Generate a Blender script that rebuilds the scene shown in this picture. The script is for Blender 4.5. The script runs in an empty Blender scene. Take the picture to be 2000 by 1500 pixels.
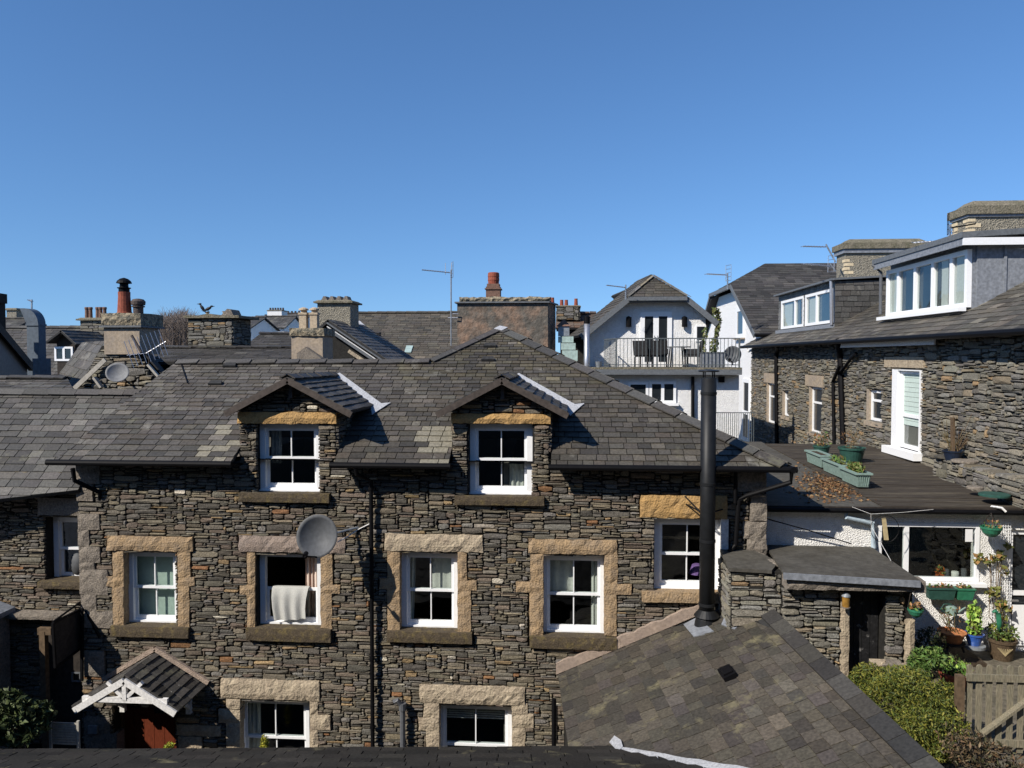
import bpy, math, random
import numpy as np
from mathutils import Vector, noise as mnoise
scene = bpy.context.scene
col = scene.collection
R = math.radians
# ------------------------------------------------------------------ camera, sky, sun
FPX, VX, HY = 1500.0, 1105.0, 697.0           # focal length, vanishing point, horizon in photo pixels
YAW = math.atan((VX-1000)/FPX); PIT = math.atan((750-HY)/FPX)
cd = bpy.data.cameras.new('camera'); cam = bpy.data.objects.new('camera', cd); col.objects.link(cam)
cd.sensor_width = 36; cd.lens = 36*FPX/2000; cd.clip_start = .1; cd.clip_end = 4000
CAM = np.array([0, 0, 9.0])
cam.location = CAM; cam.rotation_euler = (R(90)-PIT, 0, YAW)
scene.camera = cam
SUN = Vector((-.60, -.54, .66)).normalized()   # towards the sun
w = bpy.data.worlds.new('World'); scene.world = w; w.use_nodes = True
nt = w.node_tree; nt.nodes.clear()
sky = nt.nodes.new('ShaderNodeTexSky'); sky.sky_type = 'NISHITA'; sky.sun_disc = False
sky.sun_elevation = math.asin(SUN.z); sky.sun_rotation = math.atan2(SUN.x, SUN.y)
sky.altitude = 50; sky.air_density = 1.0; sky.dust_density = 0.0; sky.ozone_density = 8.0
bg = nt.nodes.new('ShaderNodeBackground'); bg.inputs[1].default_value = .103
wo = nt.nodes.new('ShaderNodeOutputWorld')
_tc = nt.nodes.new('ShaderNodeTexCoord'); _mp = nt.nodes.new('ShaderNodeMapping'); _hs = nt.nodes.new('ShaderNodeHueSaturation')
_mp.inputs['Scale'].default_value = (1, 1, .83); _mp.inputs['Location'].default_value = (0, 0, .085); _hs.inputs['Saturation'].default_value = 1.05
nt.links.new(_tc.outputs['Generated'], _mp.inputs[0]); nt.links.new(_mp.outputs[0], sky.inputs[0])
nt.links.new(sky.outputs[0], _hs.inputs['Color']); nt.links.new(_hs.outputs[0], bg.inputs[0]); nt.links.new(bg.outputs[0], wo.inputs[0])
sl = bpy.data.lights.new('sun', 'SUN'); sl.energy = 4.5; sl.angle = R(.5); sl.color = (1, .93, .83)
so = bpy.data.objects.new('sun', sl); col.objects.link(so)
so.rotation_euler = SUN.to_track_quat('Z', 'Y').to_euler()
scene.view_settings.view_transform = 'Standard'; scene.view_settings.look = 'None'
scene.view_settings.exposure = 0.45; scene.view_settings.gamma = 1
scene.cycles.max_bounces = 6; scene.cycles.transparent_max_bounces = 12
# ------------------------------------------------------------------ photo pixel -> point on a real plane
_F = np.array([-math.sin(YAW)*math.cos(PIT), math.cos(YAW)*math.cos(PIT), -math.sin(PIT)])
_R = np.array([math.cos(YAW), math.sin(YAW), 0]); _U = np.cross(_R, _F)
def ray(x, y): return _F*FPX+_R*(x-1000)+_U*(750-y)
def Py(x, y, Y): d = ray(x, y); return CAM+d*(Y/d[1])
def Px(x, y, X): d = ray(x, y); return CAM+d*(X/d[0])
def Pz(x, y, Z): d = ray(x, y); return CAM+d*((Z-9)/d[2])
def hit(pl, x, y): d = ray(x, y); return CAM+d*(((pl[0]-CAM)@pl[1])/(d@pl[1]))
def nrm(v): v = np.array(v, float); return v/np.linalg.norm(v)
def A(*v): return np.array(v, float)
# ------------------------------------------------------------------ materials
def mat(name, c=(.5, .5, .5), rough=.85, c2=None, ns=3., lo=.35, hi=.7, bump=0., bs=30., attr=False, var=.35, metal=0., lich=None, vor=False, spec=.3, stretch=None):
    m = bpy.data.materials.new(name); m.use_nodes = True; t = m.node_tree; N = t.nodes.new; L = t.links.new
    b = t.nodes['Principled BSDF']; b.inputs['Roughness'].default_value = rough; b.inputs['Metallic'].default_value = metal
    b.inputs['Specular IOR Level'].default_value = spec
    tc = N('ShaderNodeTexCoord'); vec = tc.outputs['Object']
    if stretch:
        mp = N('ShaderNodeMapping'); mp.inputs['Scale'].default_value = stretch; L(vec, mp.inputs[0]); vec = mp.outputs[0]
    if attr:
        a = N('ShaderNodeAttribute'); a.attribute_name = 'col'; base = a.outputs['Color']
    else:
        a = N('ShaderNodeRGB'); a.outputs[0].default_value = (*c, 1); base = a.outputs[0]
    n = N('ShaderNodeTexNoise'); n.inputs['Scale'].default_value = ns; n.inputs['Detail'].default_value = 8; n.inputs['Roughness'].default_value = .65; L(vec, n.inputs['Vector'])
    if c2:
        rp = N('ShaderNodeMapRange'); rp.inputs[1].default_value = lo; rp.inputs[2].default_value = hi; L(n.outputs['Fac'], rp.inputs[0])
        mx = N('ShaderNodeMix'); mx.data_type = 'RGBA'; L(rp.outputs[0], mx.inputs['Factor']); L(base, mx.inputs['A']); mx.inputs['B'].default_value = (*c2, 1); base = mx.outputs['Result']
    if var:
        n2 = N('ShaderNodeTexNoise'); n2.inputs['Scale'].default_value = ns*4.7; n2.inputs['Detail'].default_value = 6; L(vec, n2.inputs['Vector'])
        r2 = N('ShaderNodeMapRange'); r2.inputs[1].default_value = .3; r2.inputs[2].default_value = .7; r2.inputs[3].default_value = 1-var; r2.inputs[4].default_value = 1+var; L(n2.outputs['Fac'], r2.inputs[0])
        mu = N('ShaderNodeMix'); mu.data_type = 'RGBA'; mu.blend_type = 'MULTIPLY'; mu.inputs['Factor'].default_value = 1; L(base, mu.inputs['A']); L(r2.outputs[0], mu.inputs['B']); base = mu.outputs['Result']
    for (lc, ls, lt) in (lich or []):
        n3 = N('ShaderNodeTexNoise'); n3.inputs['Scale'].default_value = ls; n3.inputs['Detail'].default_value = 10; n3.inputs['Roughness'].default_value = .7; L(tc.outputs['Object'], n3.inputs['Vector'])
        r3 = N('ShaderNodeMapRange'); r3.inputs[1].default_value = lt; r3.inputs[2].default_value = lt+.12; r3.inputs[4].default_value = .8; L(n3.outputs['Fac'], r3.inputs[0])
        m3 = N('ShaderNodeMix'); m3.data_type = 'RGBA'; L(r3.outputs[0], m3.inputs['Factor']); L(base, m3.inputs['A']); m3.inputs['B'].default_value = (*lc, 1); base = m3.outputs['Result']
    L(base, b.inputs['Base Color'])
    if bump:
        if vor:
            nb = N('ShaderNodeTexVoronoi'); nb.inputs['Scale'].default_value = bs; ho = nb.outputs['Distance']
        else:
            nb = N('ShaderNodeTexNoise'); nb.inputs['Scale'].default_value = bs; nb.inputs['Detail'].default_value = 5; ho = nb.outputs['Fac']
        L(vec, nb.inputs['Vector'])
        bp = N('ShaderNodeBump'); bp.inputs['Strength'].default_value = 1; bp.inputs['Distance'].default_value = bump; L(ho, bp.inputs['Height']); L(bp.outputs[0], b.inputs['Normal'])
    return m
def glass_mat(name, tint=(.75, .8, .78), ior=1.6):
    m = bpy.data.materials.new(name); m.use_nodes = True; t = m.node_tree; t.nodes.clear(); N = t.nodes.new; L = t.links.new
    tr = N('ShaderNodeBsdfTransparent'); tr.inputs[0].default_value = (*tint, 1)
    gl = N('ShaderNodeBsdfGlossy'); gl.inputs['Roughness'].default_value = .03; gl.inputs[0].default_value = (.9, .95, 1, 1)
    tc = N('ShaderNodeTexCoord'); nz = N('ShaderNodeTexNoise'); nz.inputs['Scale'].default_value = 1.2; L(tc.outputs['Object'], nz.inputs['Vector'])
    bp = N('ShaderNodeBump'); bp.inputs['Distance'].default_value = .02; L(nz.outputs['Fac'], bp.inputs['Height']); L(bp.outputs[0], gl.inputs['Normal'])
    lw_ = N('ShaderNodeLayerWeight'); lw_.inputs['Blend'].default_value = .5; pw = N('ShaderNodeMath'); pw.operation = 'POWER'; pw.inputs[1].default_value = 5; L(lw_.outputs['Facing'], pw.inputs[0])
    ma = N('ShaderNodeMath'); ma.operation = 'MULTIPLY_ADD'; ma.inputs[1].default_value = .9; ma.inputs[2].default_value = .07; L(pw.outputs[0], ma.inputs[0])
    mx = N('ShaderNodeMixShader'); L(ma.outputs[0], mx.inputs[0]); L(tr.outputs[0], mx.inputs[1]); L(gl.outputs[0], mx.inputs[2])
    o = N('ShaderNodeOutputMaterial'); L(mx.outputs[0], o.inputs[0]); return m
MT = {}
MT['stone'] = mat('stone', attr=True, ns=9, var=.45, bump=.012, bs=45, rough=.9, lich=[((.045, .042, .035), .75, .60), ((.25, .24, .18), 4.5, .70), ((.10, .095, .06), 1.6, .66)])
MT['mortar'] = mat('mortar', (.018, .017, .015), var=.4)
MT['slate'] = mat('slate', attr=True, ns=5, var=.3, bump=.004, bs=60, rough=.62, spec=.35, lich=[((.24, .23, .20), 1.3, .60), ((.17, .165, .11), .8, .60), ((.035, .035, .034), 2.2, .63)])
MT['oldslate'] = mat('old_slate', attr=True, ns=5, var=.35, bump=.006, bs=50, rough=.7, spec=.3, lich=[((.19, .17, .10), 1.5, .58), ((.05, .05, .045), 2.4, .60)])
MT['darkslate'] = mat('dark_slate', attr=True, ns=5, var=.3, bump=.004, bs=60, rough=.7)
MT['under'] = mat('roof_boarding', (.03, .03, .03))
MT['sand'] = mat('sandstone', (.36, .25, .14), ns=6, c2=(.25, .19, .13), var=.2, lich=[((.16, .13, .09), 2.5, .62)], bump=.03, bs=28, rough=.95)
MT['ochre'] = mat('ochre_sandstone', (.44, .27, .105), ns=6, c2=(.33, .215, .10), var=.18, bump=.025, bs=28, rough=.95)
MT['pinkstone'] = mat('pinkish_stone', (.30, .235, .19), ns=6, c2=(.22, .18, .155), var=.18, bump=.02, bs=40, rough=.95)
MT['palestone'] = mat('pale_stone', (.42, .35, .25), ns=5, c2=(.28, .225, .165), var=.2, bump=.03, bs=22, rough=.95)
MT['sillstone'] = mat('mossy_sill', (.075, .058, .038), ns=7, c2=(.17, .13, .05), lo=.5, hi=.75, var=.4, bump=.015, bs=40, rough=.95)
MT['quoin'] = mat('grey_quoin', (.22, .19, .155), ns=5, c2=(.15, .13, .11), var=.35, bump=.02, bs=35, rough=.95)
MT['white'] = mat('white_paint', (.80, .81, .82), rough=.45, var=.04, ns=4)
MT['dirtywhite'] = mat('weathered_white_paint', (.68, .67, .65), rough=.6, var=.2, ns=5)
MT['roughcast'] = mat('white_roughcast', (.80, .80, .79), rough=.95, var=.07, ns=2, bump=.018, bs=42, vor=True, lich=[((.55, .54, .5), .9, .66)])
MT['roughcast_n'] = mat('white_pebble_dash', (.80, .79, .76), rough=.95, var=.08, ns=2, bump=.018, bs=46, vor=True)
MT['black'] = mat('black_iron', (.005, .005, .006), rough=.55, var=.2, spec=.12)
MT['flue'] = mat('matt_black_flue', (.010, .011, .0125), rough=.5, var=.25, spec=.28, ns=2)
MT['lead'] = mat('lead_flashing', (.36, .37, .39), rough=.55, var=.25, ns=6, bump=.01, bs=14)
MT['leadgrey'] = mat('grey_lead_sheet', (.20, .215, .24), rough=.5, var=.25, ns=3, bump=.012, bs=8)
MT['barge'] = mat('brown_bargeboard', (.062, .050, .043), rough=.7, var=.3)
MT['bargegrey'] = mat('grey_bargeboard', (.12, .13, .14), rough=.6, var=.2)
MT['room'] = mat('room_plaster', (.22, .20, .18), var=.1)
MT['floorb'] = mat('floor_boards', (.12, .09, .06))
MT['glass'] = glass_mat('window_glass')
MT['darkglass'] = mat('dark_glass', (.018, .022, .026), rough=.06, var=.15, ns=.7, spec=.6)
MT['curtain'] = mat('white_net_curtain', (.62, .62, .58), rough=.95, var=.08)
MT['pinkcurtain'] = mat('striped_curtain', (.60, .49, .42), c2=(.35, .22, .17), ns=2, lo=.5, hi=.56, stretch=(9, 1, .1), var=.1)
MT['blind'] = mat('pale_green_blind', (.50, .60, .55), rough=.8, var=.06)
MT['towel'] = mat('grey_towel', (.44, .44, .41), rough=1, var=.12, ns=14, bump=.01, bs=90)
MT['dish'] = mat('grey_dish', (.085, .09, .097), rough=.6, var=.15, ns=3, spec=.25)
MT['dishlight'] = mat('pale_grey_dish', (.20, .205, .21), rough=.7, var=.15, ns=3, spec=.2)
MT['bigpot'] = mat('dark_brown_glaze', (.085, .06, .038), rough=.4, var=.35, ns=6)
MT['alu'] = mat('aluminium', (.55, .55, .56), rough=.35, metal=.8, var=.1)
MT['duct'] = mat('dark_duct_sheet', (.10, .125, .155), rough=.55, metal=.2, var=.2, ns=2)  # darker and bluer than the galvanised sheet
MT['galv'] = mat('galvanised_sheet', (.30, .33, .36), rough=.45, metal=.5, var=.2, ns=2)
MT['terra'] = mat('terracotta', (.24, .065, .038), rough=.8, var=.25, ns=5)
MT['brownpot'] = mat('brown_clay', (.16, .095, .07), rough=.85, var=.3, ns=4)
MT['buffpot'] = mat('buff_clay', (.42, .34, .24), rough=.9, var=.25, ns=5)
MT['rustcap'] = mat('rusty_iron', (.07, .055, .05), rough=.7, var=.5, ns=6)
MT['cement'] = mat('cement_render', (.36, .29, .21), ns=3, c2=(.27, .23, .19), var=.2, bump=.008, bs=60)
MT['greycast'] = mat('grey_roughcast', (.27, .245, .19), ns=4, c2=(.19, .175, .14), var=.3, bump=.03, bs=26, vor=True)
MT['pinkcement'] = mat('pink_cement', (.36, .28, .22), ns=3, c2=(.28, .22, .18), var=.2, bump=.02, bs=50)
MT['redrender'] = mat('red_worn_render', (.25, .165, .115), ns=1.1, c2=(.11, .10, .085), lo=.38, hi=.56, var=.4, bump=.03, bs=12, rough=.95)
MT['moss'] = mat('mossy_concrete', (.20, .175, .13), ns=5, c2=(.10, .095, .06), var=.4, bump=.03, bs=20)
MT['lichencap'] = mat('lichened_capping', (.30, .25, .17), ns=8, c2=(.10, .095, .075), lo=.42, hi=.58, var=.4, bump=.05, bs=14)
MT['felt'] = mat('roofing_felt', (.082, .077, .066), ns=2, c2=(.055, .05, .04), var=.25, bump=.006, bs=40)
MT['boards'] = mat('weathered_dark_boards', (.042, .034, .026), ns=1.2, c2=(.10, .085, .06), lo=.5, hi=.75, stretch=(.5, 5, 3), var=.45, bump=.02, bs=3)
MT['blackdoor'] = mat('flaking_black_paint', (.013, .013, .014), rough=.55, var=.3, lich=[((.26, .25, .24), 6, .60)], bump=.01, bs=20)
MT['reddoor'] = mat('varnished_red_wood', (.12, .028, .013), rough=.45, var=.35, ns=4, stretch=(6, 6, .6))
MT['timber'] = mat('weathered_timber', (.215, .185, .13), ns=3, c2=(.16, .15, .105), stretch=(5, 5, .8), var=.3, bump=.008, bs=12, rough=.9)
MT['darktimber'] = mat('dark_timber', (.03, .024, .02), rough=.8, var=.4)
MT['browntimber'] = mat('brown_timber_post', (.11, .075, .045), rough=.8, var=.35)
MT['earth'] = mat('yard_ground', (.10, .095, .085), ns=2, c2=(.055, .055, .05), var=.4, bump=.02, bs=9)
MT['paving'] = mat('garden_paving', (.15, .13, .10), ns=2.2, c2=(.075, .07, .05), var=.35, bump=.02, bs=8)
MT['leaf'] = mat('foliage', attr=True, rough=.6, var=.3, ns=8, spec=.35)
MT['teal'] = mat('pale_teal_plastic', (.19, .27, .24), rough=.7, var=.2, ns=4, lich=[((.18, .25, .22), 5, .58)])
MT['green'] = mat('green_plastic', (.03, .16, .09), rough=.4, var=.2)
MT['darkgreen'] = mat('dark_green_plastic', (.025, .075, .06), rough=.5, var=.2)
MT['blue'] = mat('blue_glaze', (.03, .09, .34), rough=.15, var=.3, spec=.6)
MT['navy'] = mat('dark_blue_glaze', (.012, .02, .04), rough=.3, var=.2, spec=.5)
MT['soil'] = mat('soil', (.05, .035, .022), var=.4, bump=.02, bs=30)
MT['amber'] = mat('amber_glass', (.26, .14, .03), rough=.25, var=.3)
MT['wicker'] = mat('dark_wicker', (.02, .02, .022), rough=.6, var=.3)
MT['chairslat'] = mat('grey_slatted_chair', (.36, .34, .30), rough=.7, var=.2)
MT['rail'] = mat('grey_painted_rail', (.10, .115, .12), rough=.5, var=.2)
MT['bluepipe'] = mat('pale_blue_pipe', (.36, .44, .50), rough=.5, var=.15)
MT['plasticgrey'] = mat('grey_plastic_pipe', (.10, .105, .115), rough=.4, var=.1)
MT['bird'] = mat('black_feathers', (.01, .01, .012), rough=.5, var=.2)
MT['twig'] = mat('bare_twigs', (.15, .12, .10), rough=.9, var=.3)
MT['yellowbrick'] = mat('cream_brick', (.58, .48, .32), var=.2)
MT['paper'] = mat('white_paper', (.75, .75, .75), var=.03)
MT['tan'] = mat('tan_wood', (.42, .34, .19), var=.2)
MT['dryleaf'] = mat('dry_leaves', attr=True, rough=.9, var=.3, ns=9)
MT['skylight'] = mat('skylight_glass', (.35, .45, .42), rough=.08, var=.2, ns=2, spec=.7)
MT['terr_orange'] = mat('orange_terracotta', (.42, .17, .07), rough=.85, var=.25)
# ------------------------------------------------------------------ mesh builder
class M:
    def __init__(s): s.v = []; s.f = []; s.c = []
    def poly(s, pts, c=None):
        n = len(s.v); s.v.extend([tuple(p) for p in pts]); s.f.append(tuple(range(n, n+len(pts)))); s.c.append(c)
    def add(s, pts, faces, c=None):
        n = len(s.v); s.v.extend([tuple(p) for p in pts])
        for f in faces: s.f.append(tuple(i+n for i in f)); s.c.append(c)
    def box(s, x0, x1, y0, y1, z0, z1, c=None):
        s.obox((x0, y0, z0), (x1-x0, 0, 0), (0, y1-y0, 0), (0, 0, z1-z0), c)
    def obox(s, o, a, b, d, c=None):
        o, a, b, d = map(lambda q: np.array(q, float), (o, a, b, d))
        p = [o, o+a, o+a+b, o+b, o+d, o+a+d, o+a+b+d, o+b+d]
        f = [(3, 2, 1, 0), (4, 5, 6, 7), (0, 1, 5, 4), (1, 2, 6, 5), (2, 3, 7, 6), (3, 0, 4, 7)]
        if np.dot(np.cross(a, b), d) < 0: f = [q[::-1] for q in f]
        s.add(p, f, c)
    def bar(s, p, q, wd, ht=None, up=(0, 0, 1), c=None):
        p = np.array(p, float); q = np.array(q, float); d = q-p; up = np.array(up, float); ht = ht or wd
        sd = np.cross(d, up)
        if np.linalg.norm(sd) < 1e-6: sd = np.cross(d, (1, 0, 0))
        sd = nrm(sd); u2 = nrm(np.cross(sd, d))
        s.obox(p-sd*wd/2-u2*ht/2, d, sd*wd, u2*ht, c)
    def tube(s, path, r, n=8, c=None, cap=True):
        path = [np.array(p, float) for p in path]; k = len(path)
        rs = r if isinstance(r, (list, tuple)) else [r]*k; rings = []
        base = len(s.v)
        for i, p in enumerate(path):
            t = nrm(path[min(i+1, k-1)]-path[max(i-1, 0)])
            up = A(0, 0, 1) if abs(t[2]) < .9 else A(0, 1, 0)
            a = nrm(np.cross(t, up)); b = np.cross(a, t)
            for j in range(n):
                an = 2*math.pi*j/n; s.v.append(tuple(p+(a*math.cos(an)+b*math.sin(an))*rs[i]))
        for i in range(k-1):
            for j in range(n):
                s.f.append((base+i*n+j, base+(i+1)*n+j, base+(i+1)*n+(j+1) % n, base+i*n+(j+1) % n)); s.c.append(c)
        if cap:
            s.f.append(tuple(base+j for j in range(n))); s.c.append(c)
            s.f.append(tuple(base+(k-1)*n+j for j in reversed(range(n)))); s.c.append(c)
    def lathe(s, o, prof, n=20, c=None, sx=1, sy=1, close=True):
        o = np.array(o, float); base = len(s.v); k = len(prof)
        for (r, z) in prof:
            for j in range(n):
                an = 2*math.pi*j/n; s.v.append((o[0]+r*sx*math.cos(an), o[1]+r*sy*math.sin(an), o[2]+z))
        for i in range(k-1):
            for j in range(n):
                s.f.append((base+i*n+j, base+i*n+(j+1) % n, base+(i+1)*n+(j+1) % n, base+(i+1)*n+j)); s.c.append(c)
        if close:
            s.f.append(tuple(base+j for j in reversed(range(n)))); s.c.append(c)
            s.f.append(tuple(base+(k-1)*n+j for j in range(n))); s.c.append(c)
    def prism(s, pts, d, c=None):
        pts = [np.array(p, float) for p in pts]; d = np.array(d, float); n = len(pts)
        nn = sum(np.cross(pts[i]-pts[0], pts[(i+1) % n]-pts[0]) for i in range(n))
        if np.dot(nn, d) > 0: pts = pts[::-1]
        f = [tuple(range(n)), tuple(reversed(range(n, 2*n)))]
        for i in range(n): j = (i+1) % n; f.append((j, i, i+n, j+n))
        s.add(pts+[p+d for p in pts], f, c)
    def rough(s, x0, x1, y0, y1, z0, z1, amp=.02, cell=.09, seed=0, c=None):
        # hand-dressed block facing -y: subdivided box with broken faces and edges
        nx = max(2, int((x1-x0)/cell)); nz = max(2, int((z1-z0)/cell)); ny = 2
        idx = {}; pts = []
        def P(i, j, k):
            key = (i, j, k)
            if key in idx: return idx[key]
            p = Vector((x0+(x1-x0)*i/nx, y0+(y1-y0)*j/ny, z0+(z1-z0)*k/nz))
            d = mnoise.noise_vector(p*9+Vector((seed*7.3, 0, seed)))*amp*.7+mnoise.noise_vector(p*23+Vector((seed, 3, 0)))*amp*.5
            if j == 0 and 0 < i < nx and 0 < k < nz: d.y -= amp*.8
            if j == 2: d = Vector((0, 0, 0))
            idx[key] = len(pts); pts.append(tuple(p+d)); return idx[key]
        fs = []
        for i in range(nx):
            for k in range(nz):
                fs.append((P(i, 0, k), P(i+1, 0, k), P(i+1, 0, k+1), P(i, 0, k+1)))
        for j in range(ny):
            for k in range(nz):
                fs.append((P(0, j+1, k), P(0, j, k), P(0, j, k+1), P(0, j+1, k+1)))
                fs.append((P(nx, j, k), P(nx, j+1, k), P(nx, j+1, k+1), P(nx, j, k+1)))
            for i in range(nx):
                fs.append((P(i, j, nz), P(i+1, j, nz), P(i+1, j+1, nz), P(i, j+1, nz)))
                fs.append((P(i, j+1, 0), P(i+1, j+1, 0), P(i+1, j, 0), P(i, j, 0)))
        s.add(pts, fs, c)
    def build(s, name, m, parent=None, smooth=False, label=None):
        me = bpy.data.meshes.new(name); off = np.zeros(3)
        if parent is not None:
            rt = parent
            while rt.parent: rt = rt.parent
            off = np.array(rt.location)
        v = np.array(s.v, float)-off
        me.from_pydata(v.tolist(), [], s.f)
        me.materials.append(MT[m] if isinstance(m, str) else m)
        if any(c is not None for c in s.c):
            at = me.attributes.new('col', 'FLOAT_COLOR', 'FACE')
            cc = np.ones((len(s.f), 4), np.float32)
            for i, c in enumerate(s.c):
                if c is not None: cc[i, :3] = c
            at.data.foreach_set('color', cc.ravel())
        if smooth: me.polygons.foreach_set('use_smooth', [True]*len(me.polygons))
        o = bpy.data.objects.new(name, me); col.objects.link(o)
        if parent is not None: o.parent = parent
        if label: o['label'] = label
        return o
def tag(o, label, cat, group=None, kind=None):
    if kind: o['kind'] = kind
    else:
        o['label'] = label; o['category'] = cat
    if kind == 'stuff' and label: o['label'] = label; o['category'] = cat
    if group: o['group'] = group
    return o
def thing(name, loc, label, cat, group=None):
    e = bpy.data.objects.new(name, None); e.location = tuple(map(float, loc)); e.empty_display_size = .2; col.objects.link(e)
    return tag(e, label, cat, group)
# ------------------------------------------------------------------ rubble walls, slate roofs
PAL = [((.160, .143, .112), 6), ((.185, .160, .118), 5), ((.110, .100, .084), 4), ((.175, .138, .106), 4), ((.215, .180, .126), 2), ((.31, .22, .12), .7), ((.24, .125, .06), .3), ((.55, .50, .40), .18), ((.18, .167, .147), 3)]
PALG = [((.205, .192, .158), 5), ((.24, .216, .165), 4), ((.165, .155, .135), 4), ((.26, .215, .15), 1.6), ((.31, .215, .12), .5), ((.22, .21, .19), 3)]
KDARK = .78
def pick(rng, pal, k=.16):
    t = rng.random()*sum(p[1] for p in pal)
    for c, wt in pal:
        t -= wt
        if t <= 0: break
    f = 1+rng.uniform(-k, k)*1.6
    f *= KDARK; return tuple(max(.005, x*f*(1+rng.uniform(-.02, .02))) for x in c)
def stones(m, O, u, v, W, H, inside=None, avoid=(), cu=.060, cv=.030, pal=PAL, seed=1, depth=.035, wmax=9, hmax=4, joint=.0045):
    """random rubble: irregular stones packed on a grid, each a faceted lump standing out of the wall"""
    rng = random.Random(seed); O = np.array(O, float); u = np.array(u, float); v = np.array(v, float); n = np.cross(u, v)
    nu = max(1, int(W/cu)); nv = max(1, int(H/cv)); occ = np.zeros((nv, nu), bool)
    for j in range(nv):
        for i in range(nu):
            x = (i+.5)*cu; y = (j+.5)*cv
            if inside and not inside(x, y): occ[j, i] = True; continue
            for (a, b, c, d) in avoid:
                if a < x < b and c < y < d: occ[j, i] = True; break
    out = []
    for j in range(nv):
        i = 0
        while i < nu:
            if occ[j, i]: i += 1; continue
            q_ = rng.random(); hh = 1 if q_ < .46 else (2 if q_ < .80 else (3 if q_ < .94 else hmax))
            ww = min(wmax, max(2, int(hh*cv/cu*1.5)+1)+int(abs(rng.gauss(0, 1))*wmax*(.30+.06*hh)))
            k = 0
            while k < ww and i+k < nu and not occ[j, i+k]: k += 1
            ww = k
            while hh > 1 and (j+hh > nv or occ[j:j+hh, i:i+ww].any()): hh -= 1
            occ[j:j+hh, i:i+ww] = True
            out.append((i*cu, (i+ww)*cu, j*cv, (j+hh)*cv)); i += ww
    for (x0, x1, y0, y1) in out:
        x0 += rng.uniform(-.3, .3)*cu*.6+joint; x1 += rng.uniform(-.3, .3)*cu*.6-joint
        wv = .35*cv*math.sin(x0*2.1+seed)+.25*cv*math.sin(x0*5.3+y0*3)
        y0 += wv+rng.uniform(-.25, .2)*cv+joint*.6; y1 += wv+rng.uniform(-.25, .25)*cv-joint*.6
        w_, h_ = x1-x0, y1-y0
        if w_ < .01 or h_ < .006: continue
        cx = [min(w_*.45, rng.random()**2*h_*1.5+.1*h_) for _ in range(4)]; cy = [h_*rng.uniform(.06, .40)*(1 if h_ < .06 else .7) for _ in range(4)]
        ring = [(x0+cx[0], y0), (x1-cx[1], y0), (x1, y0+cy[1]), (x1, y1-cy[2]), (x1-cx[2], y1), (x0+cx[3], y1), (x0, y1-cy[3]), (x0, y0+cy[0])]
        mx, my = (x0+x1)/2, (y0+y1)/2; d = depth*rng.uniform(.45, 1.15); tx = rng.uniform(-.25, .25)*depth/w_; ty = rng.uniform(-.35, .25)*depth/h_
        c = pick(rng, pal); P = []
        for (a, b) in ring: P.append(O+u*a+v*b-n*.03)
        ins = min(.011, h_*.16)
        for (a, b) in ring:
            aa = a+(ins if a < mx else -ins)*rng.uniform(.3, 1.3); bb = b+(ins if b < my else -ins)*rng.uniform(.3, 1.3)
            P.append(O+u*aa+v*bb+n*max(.004, d*rng.uniform(.75, 1.05)+tx*(a-mx)+ty*(b-my)))
        P.append(O+u*(mx+rng.uniform(-.25, .25)*w_)+v*(my+rng.uniform(-.2, .2)*h_)+n*d*rng.uniform(1., 1.25))
        fs = [(q, (q+1) % 8, 8+(q+1) % 8, 8+q) for q in range(8)]+[(8+q, 8+(q+1) % 8, 16) for q in range(8)]
        m.add(P, fs, c)
def clip(poly, conv):
    """Sutherland-Hodgman against a convex counter-clockwise polygon"""
    for i in range(len(conv)):
        a = conv[i]; b = conv[(i+1) % len(conv)]; out = []
        if not poly: return []
        side = lambda p: (b[0]-a[0])*(p[1]-a[1])-(b[1]-a[1])*(p[0]-a[0])
        for k in range(len(poly)):
            p = poly[k]; q = poly[(k+1) % len(poly)]; sp = side(p); sq = side(q)
            if sp >= 0: out.append(p)
            if (sp > 0 > sq) or (sp < 0 < sq):
                t = sp/(sp-sq); out.append((p[0]+(q[0]-p[0])*t, p[1]+(q[1]-p[1])*t))
        poly = out
    return poly
def ccw(p):
    a = sum(p[i][0]*p[(i+1) % len(p)][1]-p[(i+1) % len(p)][0]*p[i][1] for i in range(len(p)))
    return p if a > 0 else p[::-1]
SLP = [((.088, .084, .077), 6), ((.102, .096, .087), 4), ((.070, .067, .063), 4), ((.108, .103, .092), 1.2), ((.14, .134, .118), .3), ((.088, .080, .069), 2)]
SLO = [((.080, .071, .056), 6), ((.086, .075, .059), 4), ((.073, .066, .054), 4), ((.092, .08, .06), 1.2), ((.078, .068, .06), 3)]
SLX = [((.030, .028, .025), 5), ((.038, .035, .031), 3), ((.025, .024, .022), 3)]
SLD = [((.066, .062, .057), 5), ((.078, .073, .067), 3), ((.054, .051, .047), 3), ((.09, .083, .074), 1)]
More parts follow.
